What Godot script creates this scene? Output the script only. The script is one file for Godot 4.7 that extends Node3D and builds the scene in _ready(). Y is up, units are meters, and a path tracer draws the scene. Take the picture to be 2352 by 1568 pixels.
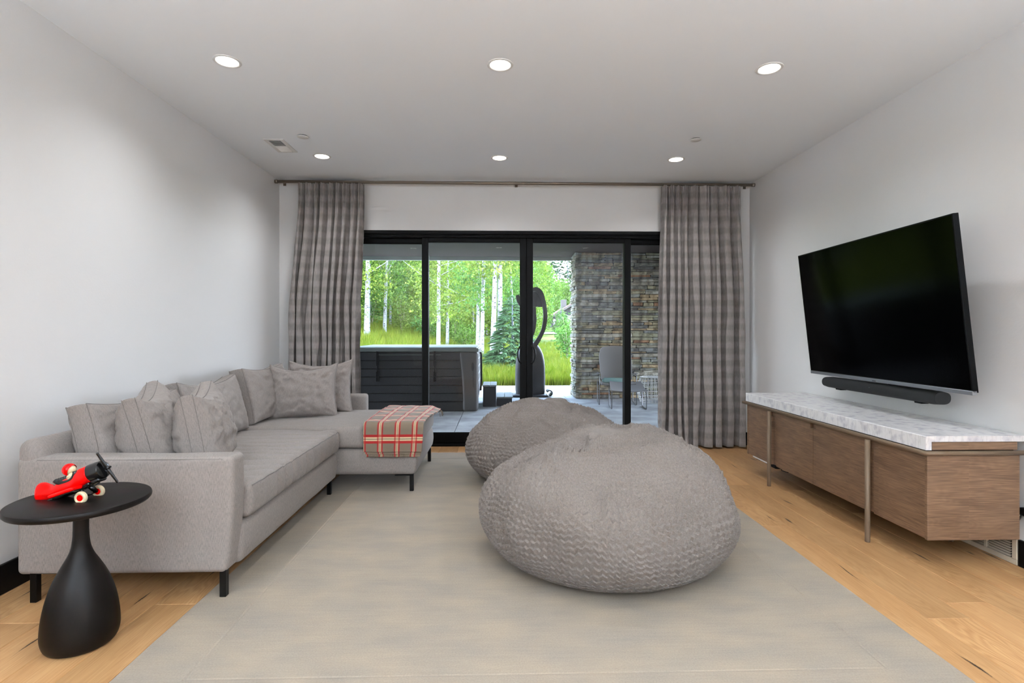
extends Node3D
# A living room with a grey sectional, two fleece bean bags and a sliding glass door to a patio. Units are metres; the camera stands at x = z = 0.

const X0 := -2.38
const X1 := 2.80
const ZB := -5.845
const ZR := 2.4
const CEIL := 2.906
const PATIO := -0.03

var M := {}
var names := {}
var none: Callable

func _ready() -> void:
	# ---- camera, sky, sun, exposure
	var cam := Camera3D.new()
	cam.name = "camera"
	add_child(cam)
	cam.position = Vector3(0, 1.25, 0)
	cam.rotation.y = -atan(32.0 / 1220.0)
	var near := 0.05
	cam.set_frustum(near * 1568.0 / 1220.0, Vector2(0, -20.0 / 1220.0 * near), near, 400.0)
	cam.current = true
	var env := Environment.new()
	var sky_mat := ProceduralSkyMaterial.new()
	sky_mat.sky_top_color = Color(0.64, 0.735, 0.87)
	sky_mat.sky_horizon_color = Color(0.93, 0.96, 1.0)
	sky_mat.sky_curve = 0.16
	sky_mat.sky_energy_multiplier = 4.4
	sky_mat.ground_bottom_color = Color(0.30, 0.32, 0.28)
	sky_mat.ground_horizon_color = Color(0.62, 0.66, 0.66)
	var sky := Sky.new()
	sky.sky_material = sky_mat
	env.background_mode = Environment.BG_SKY
	env.sky = sky
	env.tonemap_mode = Environment.TONE_MAPPER_LINEAR
	env.tonemap_exposure = 1.14
	env.sdfgi_enabled = true
	env.ssao_enabled = true
	env.ssil_enabled = true
	var we := WorldEnvironment.new()
	we.name = "world_environment"
	we.environment = env
	add_child(we)
	var sun := DirectionalLight3D.new()
	sun.name = "sun"
	sun.light_energy = 2.3
	sun.light_color = Color(1.0, 0.97, 0.90)
	sun.light_angular_distance = 0.6
	sun.shadow_enabled = true
	add_child(sun)
	sun.rotation_degrees = Vector3(-74, -25, 0)
	# ---- materials, then the setting, the furniture, and last the garden
	make_materials()
	build_room()
	build_door()
	build_ceiling_things()
	build_curtains()
	build_rug()
	build_sofa()
	build_cushions()
	build_blanket()
	build_side_table()
	build_toy_plane()
	build_bean_bags()
	build_console()
	build_tv()
	build_wall_things()
	build_patio()
	build_stone_pier()
	build_hot_tub()
	build_sculpture()
	build_patio_chairs()
	build_garden()


# ------------------------------------------------------------------ naming
func numbered(called: String) -> String:
	var n: int = names.get(called, 0)
	names[called] = n + 1
	return called if n == 0 else "%s_%03d" % [called, n]

func tag(o: Node3D, label: String, category: String, group := "", kind := "") -> Node3D:
	if label: o.set_meta("label", label)
	if category: o.set_meta("category", category)
	if group: o.set_meta("group", group)
	if kind: o.set_meta("kind", kind)
	return o

func thing(called: String, label: String, category: String, at := Vector3.ZERO, group := "", kind := "") -> Node3D:
	var o := Node3D.new()
	o.name = numbered(called)
	add_child(o)
	o.position = at
	return tag(o, label, category, group, kind)

# a mesh in its parent's own axes
func lpart(parent: Node3D, called: String, mesh: Mesh, mat: Material, label := "") -> MeshInstance3D:
	var o := MeshInstance3D.new()
	o.name = numbered(called) if parent == self else called
	o.mesh = mesh
	o.material_override = mat
	parent.add_child(o, true)
	if label: o.set_meta("label", label)
	return o

# a mesh built in world coordinates under a thing that is only moved, not turned
func part(parent: Node3D, called: String, mesh: Mesh, mat: Material, label := "") -> MeshInstance3D:
	var o := lpart(parent, called, mesh, mat, label)
	if parent != self:
		var p := parent.position
		if parent.get_parent() != self: p += (parent.get_parent() as Node3D).position
		o.position = -p
	return o

func stuff(o: Node3D) -> Node3D:
	o.set_meta("kind", "stuff")
	return o


# ------------------------------------------------------------------ mesh helpers
func stool(flat := true) -> SurfaceTool:
	var st := SurfaceTool.new()
	st.begin(Mesh.PRIMITIVE_TRIANGLES)
	st.set_smooth_group(-1 if flat else 0)
	return st

func fin(st: SurfaceTool) -> ArrayMesh:
	st.generate_normals()
	st.index()
	return st.commit()

func tri(st: SurfaceTool, a: Vector3, b: Vector3, c: Vector3) -> void:
	st.add_vertex(a); st.add_vertex(b); st.add_vertex(c)

func tri_out(st: SurfaceTool, a: Vector3, b: Vector3, c: Vector3, o: Vector3) -> void:
	if (c - a).cross(b - a).dot(a + b + c - 3.0 * o) < 0.0: tri(st, a, c, b)
	else: tri(st, a, b, c)

func quad_out(st: SurfaceTool, a: Vector3, b: Vector3, c: Vector3, d: Vector3, o: Vector3) -> void:
	tri_out(st, a, b, c, o); tri_out(st, a, c, d, o)

# a box with chamfered edges; jit moves each corner (for stones)
func box(st: SurfaceTool, center: Vector3, size: Vector3, ch := 0.003, basis := Basis.IDENTITY, jit := 0.0, rng: RandomNumberGenerator = null) -> void:
	var h := size / 2.0
	var c := minf(ch, minf(h.x, minf(h.y, h.z)) * 0.98)
	var v := {}
	for sx in [-1, 1]:
		for sy in [-1, 1]:
			for sz in [-1, 1]:
				var j := Vector3.ZERO
				if jit > 0.0: j = Vector3(rng.randf_range(-1, 1), rng.randf_range(-1, 1), rng.randf_range(-1, 1)) * jit
				v[[sx, sy, sz, 0]] = center + basis * (Vector3(sx * h.x, sy * (h.y - c), sz * (h.z - c)) + j)
				v[[sx, sy, sz, 1]] = center + basis * (Vector3(sx * (h.x - c), sy * h.y, sz * (h.z - c)) + j)
				v[[sx, sy, sz, 2]] = center + basis * (Vector3(sx * (h.x - c), sy * (h.y - c), sz * h.z) + j)
				tri_out(st, v[[sx, sy, sz, 0]], v[[sx, sy, sz, 1]], v[[sx, sy, sz, 2]], center)
	for s in [-1, 1]:
		quad_out(st, v[[s, -1, -1, 0]], v[[s, 1, -1, 0]], v[[s, 1, 1, 0]], v[[s, -1, 1, 0]], center)
		quad_out(st, v[[-1, s, -1, 1]], v[[1, s, -1, 1]], v[[1, s, 1, 1]], v[[-1, s, 1, 1]], center)
		quad_out(st, v[[-1, -1, s, 2]], v[[1, -1, s, 2]], v[[1, 1, s, 2]], v[[-1, 1, s, 2]], center)
		for t in [-1, 1]:
			quad_out(st, v[[s, t, -1, 0]], v[[s, t, 1, 0]], v[[s, t, 1, 1]], v[[s, t, -1, 1]], center)
			quad_out(st, v[[s, -1, t, 0]], v[[s, 1, t, 0]], v[[s, 1, t, 2]], v[[s, -1, t, 2]], center)
			quad_out(st, v[[-1, s, t, 1]], v[[1, s, t, 1]], v[[1, s, t, 2]], v[[-1, s, t, 2]], center)

# the box between two corners
func boxc(st: SurfaceTool, a: Vector3, b: Vector3, ch := 0.003) -> void:
	box(st, (a + b) / 2.0, (b - a).abs(), ch)

func boxm(a: Vector3, b: Vector3, ch := 0.003) -> ArrayMesh:
	var st := stool()
	boxc(st, a, b, ch)
	return fin(st)

# a rounded box, finely divided, whose points a callable may move
func soft_box(a: Vector3, b: Vector3, r: float, n: int, deform: Callable = none, k := 4) -> ArrayMesh:
	var st := stool(false)
	var c := (a + b) / 2.0
	var h := (b - a).abs() / 2.0
	var lists := []
	for ax in 3:
		var l := []
		var e := minf(r / h[ax], 0.999)
		for i in k: l.append(-1.0 + e * (1.0 - cos(PI / 2 * float(i) / k)))
		for i in n + 1: l.append(lerpf(-1.0 + e, 1.0 - e, float(i) / n))
		for i in k: l.append(1.0 - e * (1.0 - cos(PI / 2 * float(k - 1 - i) / k)))
		lists.append(l)
	for ax in 3:
		var u := (ax + 1) % 3
		var w := (ax + 2) % 3
		var lu: Array = lists[u]
		var lw: Array = lists[w]
		for s in [-1.0, 1.0]:
			var pts := []
			for i in lu.size():
				var row := []
				for j in lw.size():
					var q := Vector3.ZERO
					q[ax] = s * h[ax]; q[u] = lu[i] * h[u]; q[w] = lw[j] * h[w]
					var inner := q.clamp(-(h - Vector3(r, r, r)), h - Vector3(r, r, r))
					var d := q - inner
					if d.length() > 1e-9: q = inner + d.normalized() * r
					var p := c + q
					if deform.is_valid(): p = deform.call(p)
					row.append(p)
				pts.append(row)
			for i in lu.size() - 1:
				for j in lw.size() - 1:
					var p00: Vector3 = pts[i][j]
					var p10: Vector3 = pts[i + 1][j]
					var p11: Vector3 = pts[i + 1][j + 1]
					var p01: Vector3 = pts[i][j + 1]
					if s > 0:
						tri(st, p00, p01, p11); tri(st, p00, p11, p10)
					else:
						tri(st, p00, p11, p01); tri(st, p00, p10, p11)
	return fin(st)

# a tube through points; radius may be one number or one per point
func tube(st: SurfaceTool, pts: Array, radius, sides := 10, closed := false) -> void:
	var n := pts.size()
	var rings := []
	var side := Vector3.ZERO
	for i in n:
		var a: Vector3 = pts[(i - 1 + n) % n] if closed or i > 0 else pts[i]
		var b: Vector3 = pts[(i + 1) % n] if closed or i < n - 1 else pts[i]
		var t := (b - a).normalized()
		if side == Vector3.ZERO:
			side = t.cross(Vector3.UP)
			if side.length() < 0.01: side = t.cross(Vector3.RIGHT)
		side = (side - t * side.dot(t)).normalized()
		var up := side.cross(t)
		var r: float = radius[i] if radius is Array else radius
		var ring := []
		for k in sides:
			var g := TAU * k / sides
			ring.append(pts[i] + (side * cos(g) + up * sin(g)) * r)
		rings.append(ring)
	for i in (n if closed else n - 1):
		var r0: Array = rings[i]
		var r1: Array = rings[(i + 1) % n]
		for k in sides:
			var k1 := (k + 1) % sides
			tri(st, r0[k], r1[k1], r1[k]); tri(st, r0[k], r0[k1], r1[k1])
	if not closed:
		for e in [0, n - 1]:
			var ring: Array = rings[e]
			for k in sides:
				if e == 0: tri(st, pts[0], ring[(k + 1) % sides], ring[k])
				else: tri(st, pts[e], ring[k], ring[(k + 1) % sides])

func tubem(pts: Array, radius, sides := 10, closed := false) -> ArrayMesh:
	var st := stool(false)
	tube(st, pts, radius, sides, closed)
	return fin(st)

# a turned shape: profile of (radius, height), from the bottom up, round the y axis of xf; sharp bends stay sharp
func lathe(st: SurfaceTool, profile: Array, sides := 32, xf := Transform3D.IDENTITY) -> void:
	var group := 1
	for i in profile.size() - 1:
		var a: Vector2 = profile[i]
		var b: Vector2 = profile[i + 1]
		if i > 0 and absf((a - profile[i - 1]).angle_to(b - a)) > 0.6: group += 1
		st.set_smooth_group(group)
		for k in sides:
			var g0 := TAU * k / sides
			var g1 := TAU * ((k + 1) % sides) / sides
			var p00 := xf * Vector3(a.x * cos(g0), a.y, a.x * sin(g0))
			var p01 := xf * Vector3(a.x * cos(g1), a.y, a.x * sin(g1))
			var p10 := xf * Vector3(b.x * cos(g0), b.y, b.x * sin(g0))
			var p11 := xf * Vector3(b.x * cos(g1), b.y, b.x * sin(g1))
			if a.x > 1e-6: tri(st, p00, p01, p11)
			if b.x > 1e-6: tri(st, p00, p11, p10)

func lathem(profile: Array, sides := 32, xf := Transform3D.IDENTITY) -> ArrayMesh:
	var st := stool(false)
	lathe(st, profile, sides, xf)
	return fin(st)

# a polygon (2D) made solid: axes u and v span it, w is the thickness from o
func prism(st: SurfaceTool, poly: PackedVector2Array, o: Vector3, u: Vector3, v: Vector3, w: Vector3) -> void:
	var idx := Geometry2D.triangulate_polygon(poly)
	var mid := Vector3.ZERO
	for p in poly: mid += o + u * p.x + v * p.y + w / 2.0
	mid /= poly.size()
	for i in range(0, idx.size(), 3):
		var a := o + u * poly[idx[i]].x + v * poly[idx[i]].y
		var b := o + u * poly[idx[i + 1]].x + v * poly[idx[i + 1]].y
		var c := o + u * poly[idx[i + 2]].x + v * poly[idx[i + 2]].y
		var m := (a + b + c) / 3.0 + w / 2.0
		tri_out(st, a, b, c, m); tri_out(st, a + w, b + w, c + w, m)
	var turn := 0.0
	for i in poly.size(): turn += poly[i].cross(poly[(i + 1) % poly.size()])
	for i in poly.size():
		var p := poly[i]
		var q := poly[(i + 1) % poly.size()]
		var a := o + u * p.x + v * p.y
		var b := o + u * q.x + v * q.y
		var nrm2 := Vector2(q.y - p.y, p.x - q.x) * signf(turn)
		var inside := (a + b + w) / 2.0 - (u * nrm2.x + v * nrm2.y)
		quad_out(st, a, b, b + w, a + w, inside)

func prismm(poly: PackedVector2Array, o: Vector3, u: Vector3, v: Vector3, w: Vector3) -> ArrayMesh:
	var st := stool()
	prism(st, poly, o, u, v, w)
	return fin(st)

# a smooth sheet of (nu + 1) x (nv + 1) points given by a callable of (i, j); wrap closes it in i
func grid(nu: int, nv: int, f: Callable, uvf: Callable = none, wrap := false, into: ArrayMesh = null) -> ArrayMesh:
	var w := nu + 1
	var p := PackedVector3Array(); p.resize(w * (nv + 1))
	var nrm := PackedVector3Array(); nrm.resize(w * (nv + 1))
	var uv := PackedVector2Array(); uv.resize(w * (nv + 1))
	for j in nv + 1:
		for i in w:
			p[j * w + i] = p[j * w] if wrap and i == nu else f.call(i, j)
			uv[j * w + i] = uvf.call(i, j) if uvf.is_valid() else Vector2(float(i) / nu, float(j) / nv)
	for j in nv + 1:
		var ja := maxi(j - 1, 0) * w
		var jb := mini(j + 1, nv) * w
		for i in w:
			var i0 := i - 1
			var i1 := i + 1
			if wrap:
				if i0 < 0: i0 = nu - 1
				if i1 > nu: i1 = 1
			else:
				i0 = maxi(i0, 0); i1 = mini(i1, nu)
			var n := (p[jb + i] - p[ja + i]).cross(p[j * w + i1] - p[j * w + i0])
			if n.length_squared() < 1e-20:
				var jj := ja if j == nv else jb
				n = (p[jb + i] - p[ja + i]).cross(p[jj + i1] - p[jj + i0])
			nrm[j * w + i] = n.normalized()
	var idx := PackedInt32Array(); idx.resize(nu * nv * 6)
	var k := 0
	for j in nv:
		for i in nu:
			var a := j * w + i
			idx[k] = a; idx[k + 1] = a + w + 1; idx[k + 2] = a + w
			idx[k + 3] = a; idx[k + 4] = a + 1; idx[k + 5] = a + w + 1
			k += 6
	var arr := []
	arr.resize(Mesh.ARRAY_MAX)
	arr[Mesh.ARRAY_VERTEX] = p
	arr[Mesh.ARRAY_NORMAL] = nrm
	arr[Mesh.ARRAY_TEX_UV] = uv
	arr[Mesh.ARRAY_INDEX] = idx
	var am := into if into else ArrayMesh.new()
	am.add_surface_from_arrays(Mesh.PRIMITIVE_TRIANGLES, arr)
	return am

func noise(seed_: int, freq: float, oct := 3, kind := FastNoiseLite.TYPE_SIMPLEX_SMOOTH) -> FastNoiseLite:
	var n := FastNoiseLite.new()
	n.seed = seed_
	n.noise_type = kind
	n.frequency = freq
	n.fractal_octaves = oct
	return n

func arc(o: Vector3, u: Vector3, v: Vector3, from: float, to: float, n: int) -> Array:
	var l := []
	for i in n + 1:
		var g := lerpf(from, to, float(i) / n)
		l.append(o + u * cos(g) + v * sin(g))
	return l


# ------------------------------------------------------------------ materials and computed textures
func mat(called: String, color: Color, rough := 0.6, metal := 0.0, spec := 0.5) -> StandardMaterial3D:
	var m := StandardMaterial3D.new()
	m.resource_name = called
	m.albedo_color = color
	m.roughness = rough
	m.metallic = metal
	m.metallic_specular = spec
	M[called] = m
	return m

# seamless noise as floats 0..1, stretched from a smaller picture
func patch(w: int, h: int, sw: int, sh: int, seed_: int, freq: float, oct := 3) -> PackedByteArray:
	var n := noise(seed_, freq, oct)
	var im := n.get_seamless_image(sw, sh)
	im.convert(Image.FORMAT_L8)
	if sw != w or sh != h: im.resize(w, h, Image.INTERPOLATE_CUBIC)
	return im.get_data()

func tex(w: int, h: int, rgb: PackedByteArray) -> ImageTexture:
	return ImageTexture.create_from_image(Image.create_from_data(w, h, false, Image.FORMAT_RGB8, rgb))

func gray_tex(w: int, h: int, l: PackedByteArray) -> ImageTexture:
	return ImageTexture.create_from_image(Image.create_from_data(w, h, false, Image.FORMAT_L8, l))

func triplanar(m: StandardMaterial3D, t: Texture2D, scale: float, world := false) -> void:
	m.albedo_texture = t
	m.uv1_triplanar = true
	m.uv1_world_triplanar = world
	m.uv1_scale = Vector3(scale, scale, scale)

# a heathered weave: threads both ways, each a little lighter or darker along its length
func weave_tex(n: int, amount: float, blotch: float, seed_: int, tint := Color(1, 1, 1), tint2 := Color(1, 1, 1)) -> ImageTexture:
	var across := patch(n, n, n / 12, n, seed_, 0.45, 2)
	var along := patch(n, n, n, n / 12, seed_ + 1, 0.45, 2)
	var big := patch(n, n, n / 4, n / 4, seed_ + 2, 0.03, 3)
	var d := PackedByteArray(); d.resize(n * n * 3)
	for i in n * n:
		var s := (across[i] + along[i] - 256) / 256.0
		var v := 0.86 + s * amount + (big[i] - 128) / 128.0 * blotch
		var k := clampf(0.5 + s * 1.4, 0, 1)
		d[i * 3] = clampi(int(255 * v * lerpf(tint2.r, tint.r, k)), 0, 255)
		d[i * 3 + 1] = clampi(int(255 * v * lerpf(tint2.g, tint.g, k)), 0, 255)
		d[i * 3 + 2] = clampi(int(255 * v * lerpf(tint2.b, tint.b, k)), 0, 255)
	return tex(n, n, d)

func wood_tex(w: int, h: int, seed_: int, light: Color, dark: Color, fine: float, figure: float, flecks: int) -> ImageTexture:
	# grain along the picture's height, cathedral figure in the middle, and dark filled knots
	var rng := RandomNumberGenerator.new(); rng.seed = seed_
	var a := patch(w, h, w, maxi(h / 40, 8), seed_, 0.25, 3)
	var b := patch(w, h, maxi(w / 4, 16), maxi(h / 16, 16), seed_ + 5, 0.035, 3)
	var kn := []
	for i in flecks:
		kn.append([rng.randf_range(0.2, 0.8) * w, rng.randf() * h, rng.randf_range(0.012, 0.05) * h, rng.randf_range(1.2, 3.2) * w / 160.0, rng.randf_range(-0.08, 0.08)])
	var d := PackedByteArray(); d.resize(w * h * 3)
	for y in h:
		for x in w:
			var i := y * w + x
			var bend := (b[i] - 128) / 128.0
			var ring := sin((float(x) / w * 9.0 + bend * 5.0 + sin(float(y) / h * TAU) * 0.8) * TAU * 0.5)
			var v := 0.5 + (a[i] - 128) / 128.0 * fine + ring * figure + bend * 0.18
			var c := dark.lerp(light, clampf(v, 0, 1))
			for q in kn:
				var dy: float = (y - q[1]) / q[2]
				if absf(dy) < 2.2:
					var dx: float = (x - q[0] - q[4] * (y - q[1]) - sin(y * 0.05 + q[0]) * 1.5) / q[3]
					var e: float = dx * dx * (0.35 + dy * dy) + dy * dy
					if e < 1.0: c = c.lerp(Color(0.13, 0.09, 0.06), 0.85)
					elif e < 6.0: c = c.lerp(dark.darkened(0.25), 0.4 * (1.0 - (e - 1.0) / 5.0))
			d[i * 3] = int(c.r * 255); d[i * 3 + 1] = int(c.g * 255); d[i * 3 + 2] = int(c.b * 255)
	return tex(w, h, d)

func make_materials() -> void:
	var wall := mat("wall_paint", Color(0.87, 0.86, 0.85), 0.85)
	wall.heightmap_enabled = true
	wall.heightmap_texture = gray_tex(256, 256, patch(256, 256, 256, 256, 3, 0.09, 3))
	wall.heightmap_scale = 0.025
	wall.uv1_triplanar = true
	wall.uv1_scale = Vector3(2.5, 2.5, 2.5)
	mat("ceiling_paint", Color(0.93, 0.94, 0.945), 0.9)
	mat("black_wood", Color(0.03, 0.024, 0.02), 0.5, 0.0, 0.35)
	mat("white_plastic", Color(0.86, 0.85, 0.83), 0.5)
	mat("cream_plastic", Color(0.80, 0.75, 0.67), 0.5)
	mat("duct_dark", Color(0.10, 0.10, 0.10), 0.8)
	mat("black_plastic", Color(0.02, 0.02, 0.022), 0.5, 0.0, 0.22)
	mat("black_gloss", Color(0.012, 0.012, 0.014), 0.12)
	mat("black_metal", Color(0.035, 0.032, 0.03), 0.42, 0.6)
	mat("bronze_frame", Color(0.022, 0.017, 0.014), 0.55, 0.0, 0.22)
	mat("taupe_metal", Color(0.42, 0.35, 0.28), 0.45, 0.12, 0.35)
	mat("rod_metal", Color(0.47, 0.42, 0.37), 0.4, 0.6)
	mat("silver", Color(0.62, 0.63, 0.65), 0.32, 0.8)
	mat("charcoal_shell", Color(0.05, 0.05, 0.052), 0.5)
	mat("speaker_cloth", Color(0.045, 0.045, 0.047), 0.75)
	mat("toy_red", Color(0.84, 0.015, 0.01), 0.1, 0.0, 0.3)
	mat("toy_cream", Color(0.87, 0.79, 0.64), 0.3)
	mat("toy_black", Color(0.03, 0.03, 0.03), 0.25)
	var lens := mat("lamp_lens", Color(1, 1, 1), 0.5)
	lens.emission_enabled = true
	lens.emission = Color(1.0, 0.97, 0.93)
	lens.emission_energy_multiplier = 6.0
	var scr := mat("tv_screen", Color(0.006, 0.006, 0.007), 0.13)
	scr.metallic_specular = 0.16
	var glass := mat("window_glass", Color(1, 1, 1, 0.004), 0.0, 0.0, 0.25)
	glass.transparency = BaseMaterial3D.TRANSPARENCY_ALPHA
	# textiles
	var sofa := mat("sofa_linen", Color(0.575, 0.54, 0.515), 0.95)
	triplanar(sofa, linen_tex(), 4.6)
	sofa.rim_enabled = true; sofa.rim = 0.3; sofa.rim_tint = 0.6
	mat("seam_thread", Color(0.43, 0.40, 0.38), 0.95)
	var cur := mat("curtain_cloth", Color(0.665, 0.635, 0.615), 0.95)
	cur.albedo_texture = curtain_tex()
	cur.backlight_enabled = true; cur.backlight = Color(0.06, 0.06, 0.06)
	var fle := mat("fleece", Color(0.53, 0.49, 0.455), 1.0)
	triplanar(fle, fur_tex(), 3.6)
	fle.rim_enabled = true; fle.rim = 0.4; fle.rim_tint = 0.5
	fle.heightmap_enabled = true
	fle.heightmap_texture = gray_tex(512, 512, patch(512, 512, 512, 512, 41, 0.16, 3))
	fle.heightmap_scale = 0.35
	var rug := mat("rug_pile", Color(0.625, 0.57, 0.505), 1.0)
	rug.albedo_texture = rug_tex()
	rug.rim_enabled = true; rug.rim = 0.25
	var plaid := mat("plaid_wool", Color(1, 1, 1), 0.95)
	plaid.albedo_texture = plaid_tex()
	plaid.rim_enabled = true; plaid.rim = 0.35
	# wood and stone
	for i in 7:
		var oak := mat("oak_%d" % i, Color(1, 1, 1).darkened([0.0, 0.07, 0.03, 0.11, 0.05, 0.0, 0.09][i]), 0.5)
		oak.albedo_texture = wood_tex(128, 1280, 100 + i, Color(0.79, 0.625, 0.435), Color(0.635, 0.455, 0.285), 0.26, [0.05, 0.16, 0.04, 0.10, 0.05, 0.2, 0.06][i], [1, 2, 0, 1, 3, 2, 1][i])
		oak.metallic_specular = 0.4
	var br := mat("brown_oak", Color(1, 1, 1), 0.5)
	br.albedo_texture = wood_tex(512, 512, 301, Color(0.53, 0.41, 0.31), Color(0.34, 0.245, 0.17), 0.6, 0.06, 0)
	var dk := mat("ebonized_wood", Color(0.085, 0.066, 0.055), 0.42, 0.0, 0.26)
	triplanar(dk, weave_tex(256, 0.25, 0.22, 51), 2.2)
	var mb := mat("marble", Color(1, 1, 1), 0.16)
	triplanar(mb, marble_tex(), 1.1, true)
	# outside
	var con := mat("concrete", Color(0.70, 0.70, 0.69), 0.85)
	triplanar(con, weave_tex(256, 0.05, 0.14, 61), 0.8, true)
	mat("soffit", Color(0.225, 0.17, 0.14), 0.8)
	mat("fascia", Color(0.66, 0.68, 0.62), 0.6)
	mat("mortar", Color(0.12, 0.115, 0.105), 0.95)
	var sc := [Color(0.66, 0.63, 0.56), Color(0.60, 0.60, 0.55), Color(0.69, 0.65, 0.53), Color(0.52, 0.49, 0.45), Color(0.73, 0.64, 0.50), Color(0.67, 0.51, 0.39), Color(0.74, 0.715, 0.65), Color(0.62, 0.605, 0.50), Color(0.53, 0.53, 0.51)]
	var st := weave_tex(256, 0.25, 0.42, 71, Color(1.05, 1.0, 0.92), Color(0.82, 0.84, 0.88))
	for i in sc.size():
		var s := mat("stone_%d" % i, sc[i], 0.9)
		triplanar(s, st, 2.5, true)
	mat("tub_panel", Color(0.085, 0.085, 0.09), 0.6)
	mat("tub_corner", Color(0.24, 0.235, 0.23), 0.55)
	mat("tub_lid", Color(0.37, 0.40, 0.375), 0.5)
	mat("tub_base", Color(0.06, 0.06, 0.065), 0.6)
	mat("step_plastic", Color(0.12, 0.12, 0.13), 0.6)
	mat("step_tread", Color(0.42, 0.44, 0.43), 0.6)
	var sm := mat("weathered_steel", Color(0.20, 0.19, 0.19), 0.55, 0.2)
	triplanar(sm, weave_tex(256, 0.06, 0.25, 81), 1.2)
	mat("mesh_sling", Color(0.50, 0.485, 0.47), 0.8)
	mat("steel_wire", Color(0.42, 0.42, 0.42), 0.35, 0.7)
	mat("white_wire", Color(0.82, 0.81, 0.78), 0.5)
	mat("teal_cushion", Color(0.62, 0.77, 0.74), 0.9)
	var bark := mat("aspen_bark", Color(1, 1, 1), 0.85)
	bark.albedo_texture = bark_tex()
	mat("twig", Color(0.52, 0.47, 0.40), 0.9)
	for i in 3:
		var lf := mat("leaf_%d" % i, [Color(0.35, 0.445, 0.22), Color(0.305, 0.425, 0.225), Color(0.41, 0.47, 0.215)][i], 0.6, 0.0, 0.15)
		lf.vertex_color_use_as_albedo = true
		lf.backlight_enabled = true; lf.backlight = Color(0.8, 0.92, 0.5)
	var gr := mat("grass_blade", Color(0.36, 0.40, 0.15), 0.7, 0.0, 0.15)
	gr.vertex_color_use_as_albedo = true
	gr.backlight_enabled = true; gr.backlight = Color(0.7, 0.8, 0.3)
	var sp := mat("spruce_needle", Color(0.25, 0.37, 0.22), 0.8)
	sp.vertex_color_use_as_albedo = true
	sp.backlight_enabled = true; sp.backlight = Color(0.25, 0.3, 0.15)
	var lawn := mat("lawn", Color(0.33, 0.39, 0.20), 0.95, 0.0, 0.15)
	triplanar(lawn, weave_tex(256, 0.2, 0.35, 91, Color(1.1, 1.0, 0.85), Color(0.85, 0.95, 0.8)), 0.15, true)
	mat("road_gravel", Color(0.42, 0.40, 0.375), 0.95)
	mat("house_wall", Color(0.17, 0.165, 0.17), 0.8)
	mat("house_trim", Color(0.24, 0.22, 0.20), 0.7)
	mat("house_roof", Color(0.33, 0.20, 0.165), 0.8)
	mat("house_glass", Color(0.06, 0.07, 0.08), 0.1)
	mat("bare_wood", Color(0.36, 0.38, 0.40), 0.9)

func linen_tex() -> ImageTexture:
	# upright slubs, a few dark threads, finer cross threads
	var n := 768
	var up := patch(n, n, n, n / 40, 12, 0.42, 2)
	var side := patch(n, n, n / 24, n, 13, 0.45, 2)
	var fine := patch(n, n, n, n, 14, 0.45, 1)
	var d := PackedByteArray(); d.resize(n * n * 3)
	for i in n * n:
		var a := (up[i] - 128) / 128.0
		var b := (side[i] - 128) / 128.0
		var v := 0.90 + a * 0.20 + b * 0.13 + (fine[i] - 128) / 128.0 * 0.10
		if a < -0.42: v -= 0.14
		d[i * 3] = clampi(int(255 * v), 0, 255); d[i * 3 + 1] = clampi(int(252 * v), 0, 255); d[i * 3 + 2] = clampi(int(250 * v), 0, 255)
	return tex(n, n, d)

func fur_tex() -> ImageTexture:
	var n := 512
	var a := patch(n, n, n, n / 5, 32, 0.40, 3)
	var b := patch(n, n, n, n, 33, 0.05, 3)
	var d := PackedByteArray(); d.resize(n * n * 3)
	for i in n * n:
		var v := 0.88 + (a[i] - 128) / 128.0 * 0.16 + (b[i] - 128) / 128.0 * 0.12
		d[i * 3] = clampi(int(255 * v), 0, 255); d[i * 3 + 1] = clampi(int(253 * v), 0, 255); d[i * 3 + 2] = clampi(int(252 * v), 0, 255)
	return tex(n, n, d)

func curtain_tex() -> ImageTexture:
	var w := 512
	var h := 512
	var warp := patch(w, h, w, h / 24, 131, 0.35, 2)
	var soft := patch(w, h, w / 8, h / 2, 132, 0.05, 2)
	var d := PackedByteArray(); d.resize(w * h * 3)
	for y in h:
		var band := 0.5 + 0.5 * sin(TAU * y / h * 4.0)
		band = band * band * (3.0 - 2.0 * band)
		for x in w:
			var i := y * w + x
			var v := 0.77 + 0.09 * clampf(band + (warp[i] - 128) / 128.0 * 0.45 + (soft[i] - 128) / 128.0 * 0.25, -0.2, 1.2) + (warp[i] - 128) / 128.0 * 0.07
			var c := clampf(v, 0, 1)
			d[i * 3] = int(c * 252); d[i * 3 + 1] = int(c * 249); d[i * 3 + 2] = int(c * 248)
	return tex(w, h, d)

func rug_tex() -> ImageTexture:
	var n := 1024
	var a := patch(n, n, 40, n, 141, 0.22, 3)
	var b := patch(n, n, 256, 512, 142, 0.03, 4)
	var c := patch(n, n, n, n, 143, 0.4, 2)
	var d := PackedByteArray(); d.resize(n * n * 3)
	for i in n * n:
		var s := (a[i] - 128) / 128.0
		var v := 0.88 + s * 0.02 + (b[i] - 128) / 128.0 * 0.05 + (c[i] - 128) / 128.0 * 0.06
		var warm := (b[i] - 128) / 128.0 * 0.03
		d[i * 3] = clampi(int(255 * v), 0, 255); d[i * 3 + 1] = clampi(int(255 * (v - 0.005 - warm * 0.4)), 0, 255); d[i * 3 + 2] = clampi(int(255 * (v - 0.012 - warm)), 0, 255)
	return tex(n, n, d)

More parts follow.
